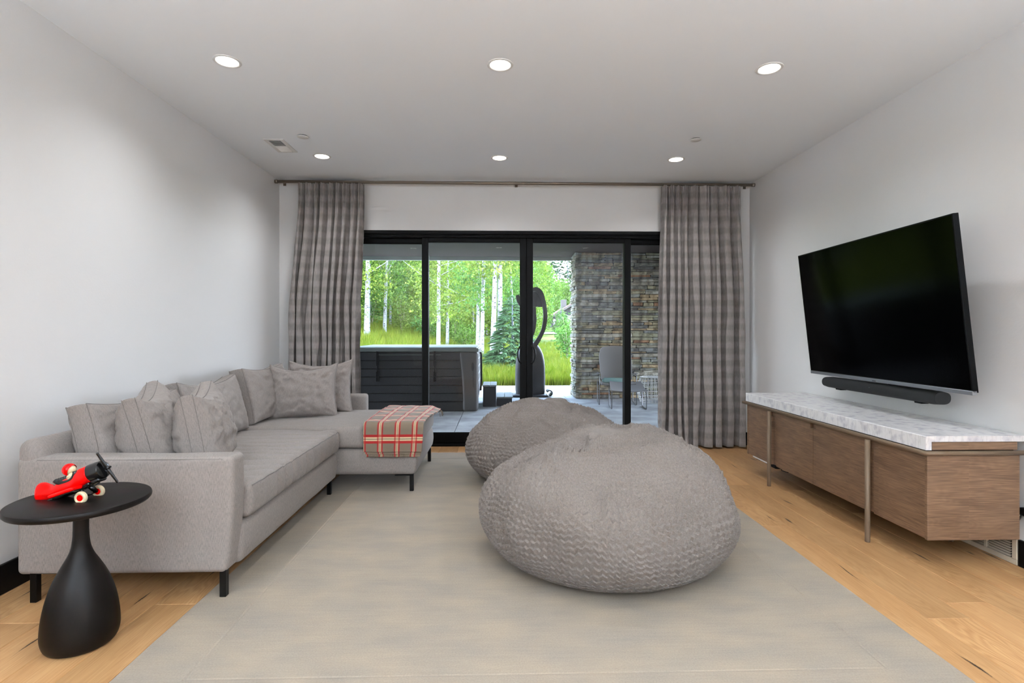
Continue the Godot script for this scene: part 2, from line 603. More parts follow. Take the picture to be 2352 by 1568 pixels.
func plaid_tex() -> ImageTexture:
	# one repeat of the check: taupe ground, a red, cream, thin black, cream, red band each way
	var n := 256
	var wv := patch(n, n, n, n, 151, 0.42, 2)
	var stripe := func(t: float) -> Array:
		var q := absf(t - 0.5)
		if q < 0.012: return [Color(0.16, 0.15, 0.13), 0.55]
		if q < 0.065: return [Color(0.90, 0.80, 0.62), 1.0]
		if q < 0.085: return [Color(0.75, 0.40, 0.30), 0.7]
		if q < 0.17: return [Color(0.62, 0.025, 0.025), 1.0]
		return [Color(0.46, 0.40, 0.33), 0.0]
	var d := PackedByteArray(); d.resize(n * n * 3)
	for y in n:
		var b: Array = stripe.call(float(y) / n)
		for x in n:
			var a: Array = stripe.call(float(x) / n)
			var ca: Color = a[0]
			var cb: Color = b[0]
			var c := Color(0.46, 0.40, 0.33)
			if a[1] > 0 and b[1] > 0: c = ca.lerp(cb, 0.5)
			elif a[1] > 0: c = c.lerp(ca, 0.72 * a[1])
			elif b[1] > 0: c = c.lerp(cb, 0.95 * b[1])
			c = c * (0.93 + (wv[y * n + x] - 128) / 128.0 * 0.16)
			var i := (y * n + x) * 3
			d[i] = clampi(int(c.r * 255), 0, 255); d[i + 1] = clampi(int(c.g * 255), 0, 255); d[i + 2] = clampi(int(c.b * 255), 0, 255)
	return tex(n, n, d)

func marble_tex() -> ImageTexture:
	var n := 512
	var a := patch(n, n, n, 72, 161, 0.03, 5)
	var b := patch(n, n, n, n, 162, 0.018, 5)
	var d := PackedByteArray(); d.resize(n * n * 3)
	for i in n * n:
		var va := absf(a[i] - 128) / 128.0
		var vb := (b[i] - 128) / 128.0
		var vein := exp(-va * 14.0) * 0.07
		var v := 0.90 - vein - maxf(vb, 0.0) * 0.16
		d[i * 3] = clampi(int(255 * (v + 0.012)), 0, 255); d[i * 3 + 1] = clampi(int(255 * v), 0, 255); d[i * 3 + 2] = clampi(int(255 * (v - 0.005 + maxf(vb, 0) * 0.03)), 0, 255)
	return tex(n, n, d)

func bark_tex() -> ImageTexture:
	# pale bark with black eyes and thin dark lines across
	var w := 128
	var h := 1024
	var rng := RandomNumberGenerator.new(); rng.seed = 171
	var a := patch(w, h, 16, h, 172, 0.12, 3)
	var d := PackedByteArray(); d.resize(w * h * 3)
	for i in w * h:
		var v := 0.48 + (a[i] - 128) / 128.0 * 0.12
		d[i * 3] = int(255 * v); d[i * 3 + 1] = int(255 * v * 0.99); d[i * 3 + 2] = int(255 * v * 0.95)
	for e in 130:
		var cx := rng.randf() * w
		var cy := rng.randf() * h
		var rx := rng.randf_range(2.0, 13.0)
		var ry := rng.randf_range(1.0, 5.0) * (2.0 if rng.randf() < 0.2 else 1.0)
		for yy in range(int(-ry), int(ry) + 1):
			for xx in range(int(-rx), int(rx) + 1):
				if (xx / rx) ** 2 + (yy / ry) ** 2 < 1.0:
					var i := (posmod(int(cy) + yy, h) * w + posmod(int(cx) + xx, w)) * 3
					d[i] = 34; d[i + 1] = 31; d[i + 2] = 28
	return tex(w, h, d)


# ------------------------------------------------------------------ the room
func build_room() -> void:
	var rng := RandomNumberGenerator.new(); rng.seed = 5
	var fl := thing("floor", "wide oak plank floor with dark filled knots", "floor", Vector3.ZERO, "", "structure")
	lpart(fl, "subfloor", boxm(Vector3(X0 - 0.15, -0.25, ZB - 0.2), Vector3(X1 + 0.15, -0.02, ZR + 0.15), 0.0), M.black_wood)
	var w := 0.1925
	var x := X0 + 0.025 - w   # seams fall where the photograph shows them
	var row := 0
	while x < X1:
		var z := ZB - 0.06 + rng.randf_range(-1.6, -0.3)
		while z < ZR:
			var l := rng.randf_range(1.5, 2.35)
			var a := Vector3(maxf(x, X0 - 0.01), -0.02, maxf(z, ZB - 0.02))
			var b := Vector3(minf(x + w, X1 + 0.01), 0.0, minf(z + l, ZR))
			if b.z - a.z > 0.06 and b.x - a.x > 0.02:
				lpart(fl, "plank", plank(a, b, rng), M["oak_%d" % rng.randi_range(0, 6)])
			z += l
		x += w
		row += 1
	var st := stool()
	boxc(st, Vector3(X0 - 0.15, 0, ZB - 0.2), Vector3(X0, CEIL, ZR + 0.15), 0.0)
	tag(part(self, "wall_left", fin(st), M.wall_paint), "plain white wall behind the sofa", "wall", "", "structure")
	st = stool()
	boxc(st, Vector3(X1, 0, ZB - 0.2), Vector3(X1 + 0.15, CEIL, ZR + 0.15), 0.0)
	tag(part(self, "wall_right", fin(st), M.wall_paint), "plain white wall behind the television", "wall", "", "structure")
	st = stool()
	boxc(st, Vector3(X0, 0, ZR), Vector3(X1, CEIL, ZR + 0.15), 0.0)
	tag(part(self, "wall_rear", fin(st), M.wall_paint), "plain white wall behind the camera", "wall", "", "structure")
	st = stool()
	boxc(st, Vector3(X0, 0, ZB - 0.2), Vector3(-1.96, CEIL, ZB), 0.0)
	boxc(st, Vector3(2.59, 0, ZB - 0.2), Vector3(X1, CEIL, ZB), 0.0)
	boxc(st, Vector3(-1.96, 2.372, ZB - 0.2), Vector3(2.59, CEIL, ZB), 0.0)
	tag(part(self, "wall_back", fin(st), M.wall_paint), "white wall round the black sliding door", "wall", "", "structure")
	tag(part(self, "ceiling", boxm(Vector3(X0 - 0.15, CEIL, ZB - 0.2), Vector3(X1 + 0.15, CEIL + 0.2, ZR + 0.15), 0.0), M.ceiling_paint), "flat white ceiling with recessed lights", "ceiling", "", "structure")
	tag(part(self, "baseboard_left", boxm(Vector3(X0, 0, ZB), Vector3(X0 + 0.016, 0.143, ZR), 0.003), M.black_wood), "black wooden baseboard along the left wall", "baseboard", "", "structure")
	st = stool()
	boxc(st, Vector3(X1 - 0.016, 0, -2.775), Vector3(X1, 0.143, ZR), 0.003)
	boxc(st, Vector3(X1 - 0.016, 0, ZB), Vector3(X1, 0.143, -3.62), 0.003)
	tag(part(self, "baseboard_right", fin(st), M.black_wood), "black wooden baseboard under the television wall", "baseboard", "", "structure")
	st = stool()
	boxc(st, Vector3(X0 + 0.02, 0, ZB), Vector3(-1.96, 0.143, ZB + 0.016), 0.003)
	boxc(st, Vector3(2.59, 0, ZB), Vector3(X1 - 0.02, 0.143, ZB + 0.016), 0.003)
	tag(part(self, "baseboard_back", fin(st), M.black_wood), "short black baseboards beside the sliding door", "baseboard", "", "structure")

# one board: edges eased, its picture cut from a random place of the grain
func plank(a: Vector3, b: Vector3, rng: RandomNumberGenerator) -> ArrayMesh:
	var st := stool()
	var c := 0.0018
	var g := 0.0006
	var off := rng.randf()
	var flip := 1.0 if rng.randf() < 0.5 else -1.0
	var p := [Vector3(a.x + g, b.y - c, a.z + g), Vector3(b.x - g, b.y - c, a.z + g), Vector3(b.x - g, b.y - c, b.z - g), Vector3(a.x + g, b.y - c, b.z - g)]
	var t := [Vector3(a.x + g + c, b.y, a.z + g + c), Vector3(b.x - g - c, b.y, a.z + g + c), Vector3(b.x - g - c, b.y, b.z - g - c), Vector3(a.x + g + c, b.y, b.z - g - c)]
	var q := []
	for v in p: q.append(Vector3(v.x, a.y, v.z))
	var put := func(v: Vector3) -> void:
		st.set_uv(Vector2(0.5 + ((v.x - (a.x + b.x) / 2.0) / 0.1925) * flip, off + v.z / 2.1 * flip))
		st.add_vertex(v)
	var face := func(k: Array) -> void:
		for i in [0, 1, 2, 0, 2, 3]: put.call(k[i])
	face.call([t[0], t[1], t[2], t[3]])
	for i in 4:
		var j := (i + 1) % 4
		face.call([p[i], p[j], t[j], t[i]])
		face.call([q[i], q[j], p[j], p[i]])
	return fin(st)


func build_door() -> void:
	var d := thing("door_1", "wide sliding glass door in a dark bronze frame", "door", Vector3(0.315, 0, ZB - 0.1), "", "structure")
	var L := -1.96
	var R := 2.59
	var st := stool()
	boxc(st, Vector3(L, 2.300, ZB - 0.19), Vector3(R, 2.372, ZB - 0.02), 0.003)          # head
	boxc(st, Vector3(L, 2.332, ZB - 0.03), Vector3(R, 2.372, ZB + 0.006), 0.004)
	boxc(st, Vector3(L, 2.318, ZB - 0.03), Vector3(R, 2.327, ZB - 0.006), 0.002)
	boxc(st, Vector3(L, 0.0, ZB - 0.19), Vector3(L + 0.06, 2.372, ZB - 0.01), 0.003)      # jambs
	boxc(st, Vector3(R - 0.06, 0.0, ZB - 0.19), Vector3(R, 2.372, ZB - 0.01), 0.003)
	part(d, "door_frame", fin(st), M.bronze_frame)
	st = stool()
	boxc(st, Vector3(L, -0.02, ZB - 0.19), Vector3(R, 0.022, ZB - 0.01), 0.003)
	for k in 3: boxc(st, Vector3(L, 0.022, ZB - 0.075 - 0.045 * k), Vector3(R, 0.036, ZB - 0.069 - 0.045 * k), 0.001)
	part(d, "sill_track", fin(st), M.bronze_frame)
	# x from, x to, z of the middle, sliding
	for s in [[L + 0.05, -0.775, ZB - 0.145, false], [-0.845, 0.3155, ZB - 0.085, true], [0.3165, 1.487, ZB - 0.085, true], [1.415, R - 0.05, ZB - 0.145, false]]:
		var a: float = s[0]
		var b: float = s[1]
		var z: float = s[2]
		var top := 2.312 if s[3] else 2.300
		var f := 0.0365
		var rail := 2.261 if s[3] else 2.252
		var foot := 0.132 if s[3] else 0.125
		st = stool()
		var w := 0.0725
		boxc(st, Vector3(a, 0.03, z - 0.024), Vector3(a + w, top, z + 0.024), 0.004)
		boxc(st, Vector3(b - w, 0.03, z - 0.024), Vector3(b, top, z + 0.024), 0.004)
		boxc(st, Vector3(a + w, rail, z - 0.022), Vector3(b - w, top, z + 0.022), 0.003)
		boxc(st, Vector3(a + w, 0.03, z - 0.022), Vector3(b - w, foot, z + 0.022), 0.003)
		boxc(st, Vector3(a + w, foot, z - 0.006), Vector3(b - w, foot + 0.012, z + 0.016), 0.002)
		boxc(st, Vector3(a + w, rail - 0.010, z - 0.006), Vector3(b - w, rail, z + 0.016), 0.002)
		var sash := part(d, "sash", fin(st), M.bronze_frame)
		var pm := MeshInstance3D.new()
		pm.name = "pane"
		pm.mesh = boxm(Vector3(a + w - 0.004, foot - 0.004, z - 0.008), Vector3(b - w + 0.004, rail + 0.004, z + 0.006), 0.0)
		pm.material_override = M.window_glass
		sash.add_child(pm, true)
		if s[3]:
			var sx := -1.0 if a < 0 else 1.0
			var hx := 0.315 + sx * 0.060
			var pts := arc(Vector3(hx, 1.008, z + 0.032), Vector3(sx * 0.038, 0, 0.012), Vector3(0, 0.092, 0), -PI / 2, PI / 2, 18)
			st = stool(false)
			tube(st, pts, 0.008, 8)
			tube(st, [Vector3(hx, 0.916, z + 0.018), Vector3(hx, 0.916, z + 0.040)], 0.011, 8)
			tube(st, [Vector3(hx, 1.100, z + 0.018), Vector3(hx, 1.100, z + 0.040)], 0.011, 8)
			var hm := MeshInstance3D.new()
			hm.name = "handle"
			hm.mesh = fin(st)
			hm.material_override = M.black_metal
			hm.set_meta("label", "curved black pull handle")
			sash.add_child(hm, true)


# ------------------------------------------------------------------ on the ceiling
func build_ceiling_things() -> void:
	var ring := lathem([Vector2(0.0625, 0.0), Vector2(0.064, -0.004), Vector2(0.070, -0.006), Vector2(0.080, -0.003), Vector2(0.082, 0.0)], 40)
	var lens := lathem([Vector2(0.0, -0.0045), Vector2(0.050, -0.0045), Vector2(0.0622, -0.003), Vector2(0.0622, -0.001), Vector2(0.0, -0.001)], 40)
	var rows := [[-5.03, "the row nearest the curtains"], [-3.285, "the front row on the ceiling"], [-1.54, ""], [0.205, ""], [1.7, ""]]
	var cols := [[-1.652, "left end of"], [0.013, "middle of"], [1.699, "right end of"]]
	for r in rows:
		for c in cols:
			var seen: bool = r[1] != ""
			var o := thing("recessed_light", ("round recessed ceiling light at the %s %s" % [c[1], r[1]]) if seen else "round recessed ceiling light behind the camera", "ceiling light", Vector3(c[0], CEIL, r[0]), "recessed lights set into the white ceiling" if seen else "recessed lights behind the camera")
			lpart(o, "trim_ring", ring, M.white_plastic)
			lpart(o, "lens", lens, M.lamp_lens)
			var s := SpotLight3D.new()
			s.name = "lamp"
			s.light_energy = 1.35
			s.light_color = Color(0.955, 0.975, 1.0)
			s.light_size = 0.055
			s.spot_angle = 72.0
			s.spot_angle_attenuation = 1.0
			s.spot_attenuation = 2.0
			s.spot_range = 12.0
			s.shadow_enabled = true
			s.rotation.x = -PI / 2
			s.position = Vector3(0, -0.015, 0)
			o.add_child(s)
	# two uplights in the corners behind the camera
	for sx in [-1.0, 1.0]:
		var o := thing("floor_lamp", "tall black uplight floor lamp in the %s corner behind the camera" % ("left" if sx < 0 else "right"), "floor lamp", Vector3(0.2 + sx * 2.1, 0, 1.9))
		lpart(o, "base", lathem([Vector2(0, 0), Vector2(0.15, 0.0), Vector2(0.15, 0.015), Vector2(0.02, 0.03)], 32), M.black_metal)
		lpart(o, "pole", tubem([Vector3(0, 0.02, 0), Vector3(0, 1.26, 0)], 0.012, 10), M.black_metal)
		lpart(o, "shade", lathem([Vector2(0.0, 1.24), Vector2(0.06, 1.25), Vector2(0.14, 1.30), Vector2(0.19, 1.37), Vector2(0.186, 1.37), Vector2(0.137, 1.305), Vector2(0.058, 1.256), Vector2(0, 1.246)], 40), M.black_metal)
		lpart(o, "lens", lathem([Vector2(0, 1.335), Vector2(0.15, 1.335), Vector2(0.15, 1.339), Vector2(0, 1.339)], 32), M.lamp_lens)
		var up := SpotLight3D.new()
		up.name = "lamp"
		up.light_energy = 42.0
		up.light_color = Color(0.86, 0.93, 1.0)
		up.light_size = 0.15
		up.spot_angle = 84.0
		up.spot_angle_attenuation = 0.6
		up.spot_attenuation = 2.0
		up.spot_range = 14.0
		up.shadow_enabled = true
		up.rotation.x = PI / 2
		up.position = Vector3(0, 1.375, 0)
		o.add_child(up)
	# two flat sprinkler covers that hang a little below the ceiling
	for p in [[-1.643, -4.515, "small round white sprinkler cover beside the ceiling register"], [1.689, -4.497, "small round white sprinkler cover on the right side of the ceiling"]]:
		var o := thing("sprinkler_cover", p[2], "sprinkler", Vector3(p[0], CEIL, p[1]), "flat sprinkler covers on the ceiling")
		lpart(o, "cover_plate", lathem([Vector2(0.0, -0.012), Vector2(0.043, -0.012), Vector2(0.046, -0.010), Vector2(0.046, -0.008), Vector2(0.0, -0.008)], 32), M.white_plastic)
		lpart(o, "neck", lathem([Vector2(0.036, -0.008), Vector2(0.036, 0.001)], 24), M.duct_dark)
	var g := thing("ceiling_register", "white rectangular air register with angled slats near the left wall", "air vent", Vector3(-1.922, CEIL, -4.75))
	var st := stool()
	for b in [[Vector3(-0.088, -0.008, -0.165), Vector3(-0.050, 0.0, 0.165)], [Vector3(0.050, -0.008, -0.165), Vector3(0.088, 0.0, 0.165)], [Vector3(-0.05, -0.008, 0.132), Vector3(0.05, 0.0, 0.165)], [Vector3(-0.05, -0.008, -0.165), Vector3(0.05, 0.0, -0.132)], [Vector3(-0.05, -0.007, -0.006), Vector3(0.05, 0.0, 0.006)]]:
		boxc(st, b[0], b[1], 0.003)
	lpart(g, "frame", fin(st), M.white_plastic)
	lpart(g, "duct_opening", boxm(Vector3(-0.05, -0.002, -0.132), Vector3(0.05, 0.0, 0.132), 0.0), M.duct_dark)
	for k in 12:
		var zz := 0.118 - k * 0.0215
		var up := 0.75 if zz > 0 else -0.75
		var s := stool()
		box(s, Vector3(0, -0.006, zz), Vector3(0.10, 0.0012, 0.014 if zz > 0 else 0.019), 0.0004, Basis(Vector3.RIGHT, up))
		lpart(g, "slat", fin(s), M.white_plastic)


# ------------------------------------------------------------------ curtains and their rod
func build_curtains() -> void:
	var y := 2.860
	var r := thing("curtain_rod", "slim brushed metal curtain rod running from wall to wall", "curtain rod", Vector3(0.2, y, -5.72))
	part(r, "rod", tubem([Vector3(X0 + 0.03, y, -5.72), Vector3(X1 - 0.03, y, -5.72)], 0.0165, 16), M.rod_metal)
	for sx in [X0 + 0.018, X1 - 0.018]:
		part(r, "end_cap", tubem([Vector3(sx - 0.014, y, -5.72), Vector3(sx + 0.014, y, -5.72)], 0.020, 16), M.rod_metal)
	for bx in [X0 + 0.06, 0.2, X1 - 0.06]:
		var st := stool()
		boxc(st, Vector3(bx - 0.012, y + 0.010, -5.735), Vector3(bx + 0.012, y + 0.018, ZB), 0.001)
		boxc(st, Vector3(bx - 0.015, y - 0.012, ZB + 0.001), Vector3(bx + 0.015, y + 0.030, ZB + 0.006), 0.001)
		part(r, "bracket", fin(st), M.rod_metal)
	curtain("grey pleated curtain with soft stripes hanging left of the door", -2.135, -1.430, -2.215, -1.480, 7, 21)
	curtain("grey pleated curtain with soft stripes hanging beside the television wall", 1.775, 2.645, 1.750, 2.690, 8, 33)

func curtain(label: String, xa: float, xb: float, xc: float, xd: float, seed_: int, ntop: int) -> void:
	var c := thing("curtain", label, "curtain", Vector3((xa + xb) / 2.0, 0.02, -5.71), "grey pleated curtains on the rod")
	var n1 := noise(seed_, 1.1, 2)
	var n2 := noise(seed_ + 50, 2.3, 2)
	var nf := 9.0
	var nu := 420
	var nv := 70
	var top := 2.838
	var wide := 1.9
	var f := func(i: int, j: int) -> Vector3:
		var s := float(i) / nu
		var v := float(j) / nv
		var low := smoothstep(0.0, 0.5, v)
		var ph := s * nf + 0.42 * n1.get_noise_2d(s * 4.0, 0.0) + 0.30 * n2.get_noise_2d(s * 3.0, v * 0.8) * low
		if seed_ == 8: ph = pow(s, 0.80) * nf + 0.30 * n1.get_noise_2d(s * 4.0, 0.0) + 0.2 * n2.get_noise_2d(s * 3.0, v * 0.8) * low
		# rounded fronts, narrow deep valleys
		var fold := 2.0 * pow(absf(sin(PI * ph)), 0.75) - 1.0
		var amp := lerpf(0.040, 0.066, low) * (0.75 + 0.5 * n1.get_noise_2d(s * 5.0, 7.0 + v * 0.3) + 0.25)
		var pin := 1.0 - smoothstep(0.0, 0.055, v)
		# the pinch pleats: thin triple folds sewn together below the heading
		var crest := pow(absf(sin(PI * ph)), 2.0)
		var pleat := (0.016 * sin(TAU * ph * 3.0) * (0.2 + crest)) * (1.0 - smoothstep(0.02, 0.16, v))
		var nip := 0.010 * crest * exp(-pow((v - 0.040) / 0.012, 2.0))
		var x := lerpf(lerpf(xa, xb, s), lerpf(xc, xd, s), smoothstep(0.02, 0.55, v))
		x += 0.014 * sin(TAU * ph * 2.0) * low
		var z := -5.712 + fold * amp * (1.0 - 0.35 * pin) + pleat - nip
		var yy := lerpf(top, 0.022, v)
		if j == 0: yy += 0.006 * crest
		return Vector3(x, yy, z)
	var uvf := func(i: int, j: int) -> Vector2:
		return Vector2(float(i) / nu * wide * 1.6, float(j) / nv * (top - 0.02) / 0.52)
	part(c, "curtain_panel", grid(nu, nv, f, uvf), M.curtain_cloth)
	# carriers between the rod and the heading
	for k in 11:
		var x := lerpf(xa + 0.02, xb - 0.02, k / 10.0)
		part(c, "hook", tubem(arc(Vector3(x, 2.846, -5.712), Vector3(0, 0, 0.006), Vector3(0, 0.014, 0), 0, TAU * 0.8, 8), 0.0015, 5), M.rod_metal)


# ------------------------------------------------------------------ rug
func build_rug() -> void:
	var o := thing("area_rug", "large pale taupe area rug with a carved border line", "rug", Vector3(0.15, 0, -3.6))
	var a := Vector2(-1.385, -5.515)
	var b := Vector2(1.70, -1.66)
	var xs := []
	var zs := []
	var ins := 0.265
	for e in [[xs, a.x, b.x], [zs, a.y, b.y]]:
		var l: Array = e[0]
		for t in [0.0, 0.0, 0.003, 0.008, 0.016, 0.03]: l.append(e[1] + t)
		for t in [-0.008, -0.004, 0.0, 0.004, 0.008]: l.append(e[1] + ins + t)
		for k in range(1, 40): l.append(lerpf(e[1] + ins + 0.02, e[2] - ins - 0.02, k / 40.0))
		for t in [-0.008, -0.004, 0.0, 0.004, 0.008]: l.append(e[2] - ins + t)
		for t in [0.03, 0.016, 0.008, 0.003, 0.0, 0.0]: l.append(e[2] - t)
	var nz := noise(61, 0.9, 2)
	var nx: int = xs.size() - 1
	var nn: int = zs.size() - 1
	var f := func(i: int, j: int) -> Vector3:
		var x: float = xs[i]
		var z: float = zs[j]
		if i == 0 or j == 0 or i == nx or j == nn: return Vector3(x, 0.001, z)
		var ed := minf(minf(x - a.x, b.x - x), minf(z - a.y, b.y - z))
		var y := 0.002 + 0.011 * sqrt(clampf(ed / 0.012, 0.0, 1.0))
		var q := minf(minf(absf(x - a.x - ins), absf(b.x - ins - x)), minf(absf(z - a.y - ins), absf(b.y - ins - z)))
		var inx: bool = x > a.x + ins - 0.006 and x < b.x - ins + 0.006
		var inz: bool = z > a.y + ins - 0.006 and z < b.y - ins + 0.006
		if inx and inz and q < 0.0065: y -= 0.0035 * (1.0 - q / 0.0065)
		x += 0.004 * nz.get_noise_1d(z * 3.0) * (1.0 if ed < 0.05 else 0.0)
		return Vector3(x, y, z)
	var uvf := func(i: int, j: int) -> Vector2: return Vector2((xs[i] - a.x) / 3.1, (zs[j] - a.y) / 3.1)
	part(o, "pile", grid(nx, nn, f, uvf), M.rug_pile)


# ------------------------------------------------------------------ sectional sofa
func build_sofa() -> void:
	var o := thing("sectional_sofa", "grey linen sectional sofa with a chaise along the left wall", "sofa", Vector3(-1.7, 0, -3.85))
	var S: Material = M.sofa_linen
	var nz := noise(71, 2.2, 3)
	var nw := noise(72, 1.0, 2)
	# base of the long side; its front swells a little
	var base_f := func(p: Vector3) -> Vector3:
		var k := smoothstep(-1.30, -1.24, p.x)
		return p + Vector3(0.012 * k * sin(PI * clampf((p.y - 0.13) / 0.21, 0, 1)) + 0.004 * k * nz.get_noise_2d(p.z * 1.5, p.y * 3.0), 0, 0)
	part(o, "base", soft_box(Vector3(-2.19, 0.132, -4.125), Vector3(-1.245, 0.335, -2.60), 0.028, 24, base_f), S)
	# the near arm: a flat panel, its front edge flaring upward, seam just inside the edge
	var arm_f := func(p: Vector3) -> Vector3:
		var t := clampf((p.y - 0.13) / 0.54, 0, 1)
		var k := smoothstep(-1.60, -1.25, p.x)
		return p + Vector3(k * (-0.032 * (1.0 - t) * (1.0 - t) + 0.006 * sin(t * PI)), 0.004 * nw.get_noise_1d(p.x * 2.0) * t, 0)
	part(o, "arm", soft_box(Vector3(-2.225, 0.128, -2.635), Vector3(-1.236, 0.671, -2.508), 0.026, 20, arm_f, 5), S)
	var seam := []
	for k in 13: seam.append(Vector3(lerpf(-2.13, -1.30, k / 12.0), 0.660, -2.5128))
	for k in 5: seam.append(arm_f.call(Vector3(-1.30 + 0.036 * sin(k / 4.0 * PI / 2), 0.661 - 0.036 * (1.0 - cos(k / 4.0 * PI / 2)), -2.5125)))
	for k in 10: seam.append(arm_f.call(Vector3(-1.262, lerpf(0.60, 0.16, k / 9.0), -2.5125)))
	part(o, "arm_seam", tubem(seam, 0.0020, 5), M.seam_thread)
	# the back rest, a rounded roll above the arm
	var back_f := func(p: Vector3) -> Vector3:
		var t := smoothstep(0.60, 0.76, p.y)
		return p + Vector3(-0.028 * t * t * smoothstep(-2.2, -2.12, p.x), 0.004 * nw.get_noise_1d(p.z * 3.0), 0)
	part(o, "back_rest", soft_box(Vector3(-2.238, 0.13, -5.20), Vector3(-2.118, 0.752, -2.512), 0.052, 30, back_f, 6), S)
	# seat cushion of the long side: crowned, with creases that fan out from the window end
	var cu := func(p: Vector3) -> Vector3:
		var u := clampf((p.x + 2.10) / 0.885, 0, 1)
		var v := clampf((-2.64 - p.z) / 1.46, 0, 1)
		var crown := 0.022 * sin(PI * u) * pow(sin(PI * v), 0.5)
		var topk := smoothstep(0.44, 0.49, p.y)
		var ph := p.z * 52.0 + 9.0 * u * u + 3.5 * nz.get_noise_2d(p.x * 0.8, p.z * 0.8)
		var ridge := 1.0 - absf(sin(ph * 0.5))
		var amt := smoothstep(0.30, 0.85, u) * smoothstep(0.02, 0.3, v) * (0.55 + 0.6 * nw.get_noise_2d(p.x * 2.0, p.z * 2.5))
		var frontk := smoothstep(-1.27, -1.22, p.x)
		var q := p
		q.y += topk * (crown - 0.026 * amt * pow(ridge, 2.5)) + 0.003 * nz.get_noise_2d(p.x * 3.0, p.z * 3.0) * topk
		q.x += frontk * (0.014 * sin(PI * clampf((p.y - 0.335) / 0.175, 0, 1)) - 0.024 * amt * pow(ridge, 2.5))
		return q
	part(o, "seat_cushion", soft_box(Vector3(-2.11, 0.338, -4.105), Vector3(-1.222, 0.508, -2.64), 0.030, 110, cu, 4), S)
	var edge := []
	for k in 60:
		var z := lerpf(-2.67, -4.085, k / 59.0)
		edge.append(cu.call(Vector3(-1.2252, 0.492, z)))
	part(o, "cushion_piping", tubem(edge, 0.0030, 5), M.seam_thread)
	# the chaise across the far end
	var cb := func(p: Vector3) -> Vector3:
		var k := smoothstep(-4.18, -4.145, p.z)
		var e := smoothstep(-0.68, -0.64, p.x)
		var s := sin(PI * clampf((p.y - 0.15) / 0.19, 0, 1))
		return p + Vector3(0.014 * e * s, 0, k * (0.008 * s + 0.006 * nz.get_noise_2d(p.x * 2.0, p.y * 2.0)))
	part(o, "chaise_base", soft_box(Vector3(-2.19, 0.148, -5.195), Vector3(-0.640, 0.350, -4.140), 0.030, 24, cb), S)
	var cc := func(p: Vector3) -> Vector3:
		var u := clampf((p.x + 2.10) / 1.48, 0, 1)
		var v := clampf((-4.135 - p.z) / 0.94, 0, 1)
		var topk := smoothstep(0.45, 0.50, p.y)
		var dent := 0.010 * exp(-pow((p.x + 1.65) / 0.25, 2.0) - pow((p.z + 4.55) / 0.2, 2.0))
		return p + Vector3(smoothstep(-0.66, -0.63, p.x) * 0.014 * sin(PI * clampf((p.y - 0.35) / 0.17, 0, 1)), topk * (0.020 * sin(PI * u) * sin(PI * v) - dent + 0.004 * nz.get_noise_2d(p.x * 2.0, p.z * 2.0)), smoothstep(-4.16, -4.135, p.z) * 0.010 * sin(PI * clampf((p.y - 0.35) / 0.17, 0, 1)))
	part(o, "chaise_cushion", soft_box(Vector3(-2.11, 0.354, -5.075), Vector3(-0.622, 0.524, -4.130), 0.034, 40, cc), S)
	var pip := []
	for k in 40: pip.append(cc.call(Vector3(lerpf(-2.0, -0.655, k / 39.0), 0.503, -4.1368)))
	part(o, "chaise_piping", tubem(pip, 0.0024, 5), M.seam_thread)
	part(o, "chaise_arm", soft_box(Vector3(-2.22, 0.14, -5.205), Vector3(-1.255, 0.664, -5.082), 0.030, 20, none, 5), S)
	# thin steel legs with a flat plate under the base
	for l in [[-1.289, -2.535, 0.013, 1], [-2.152, -2.530, 0.0, -1], [-1.292, -4.105, 0.013, 1], [-0.676, -4.185, 0.013, 1], [-0.662, -5.140, 0.013, 1], [-2.152, -5.150, 0.0, -1], [-2.152, -4.105, 0.0, -1]]:
		var st := stool()
		boxc(st, Vector3(l[0] - 0.015, l[2], l[1] - 0.015), Vector3(l[0] + 0.015, 0.142, l[1] + 0.015), 0.002)
		boxc(st, Vector3(l[0] - (0.13 if l[3] > 0 else 0.015), 0.134, l[1] - 0.015), Vector3(l[0] + (0.015 if l[3] > 0 else 0.13), 0.142, l[1] + 0.015), 0.001)
		part(o, "leg", fin(st), M.black_metal)


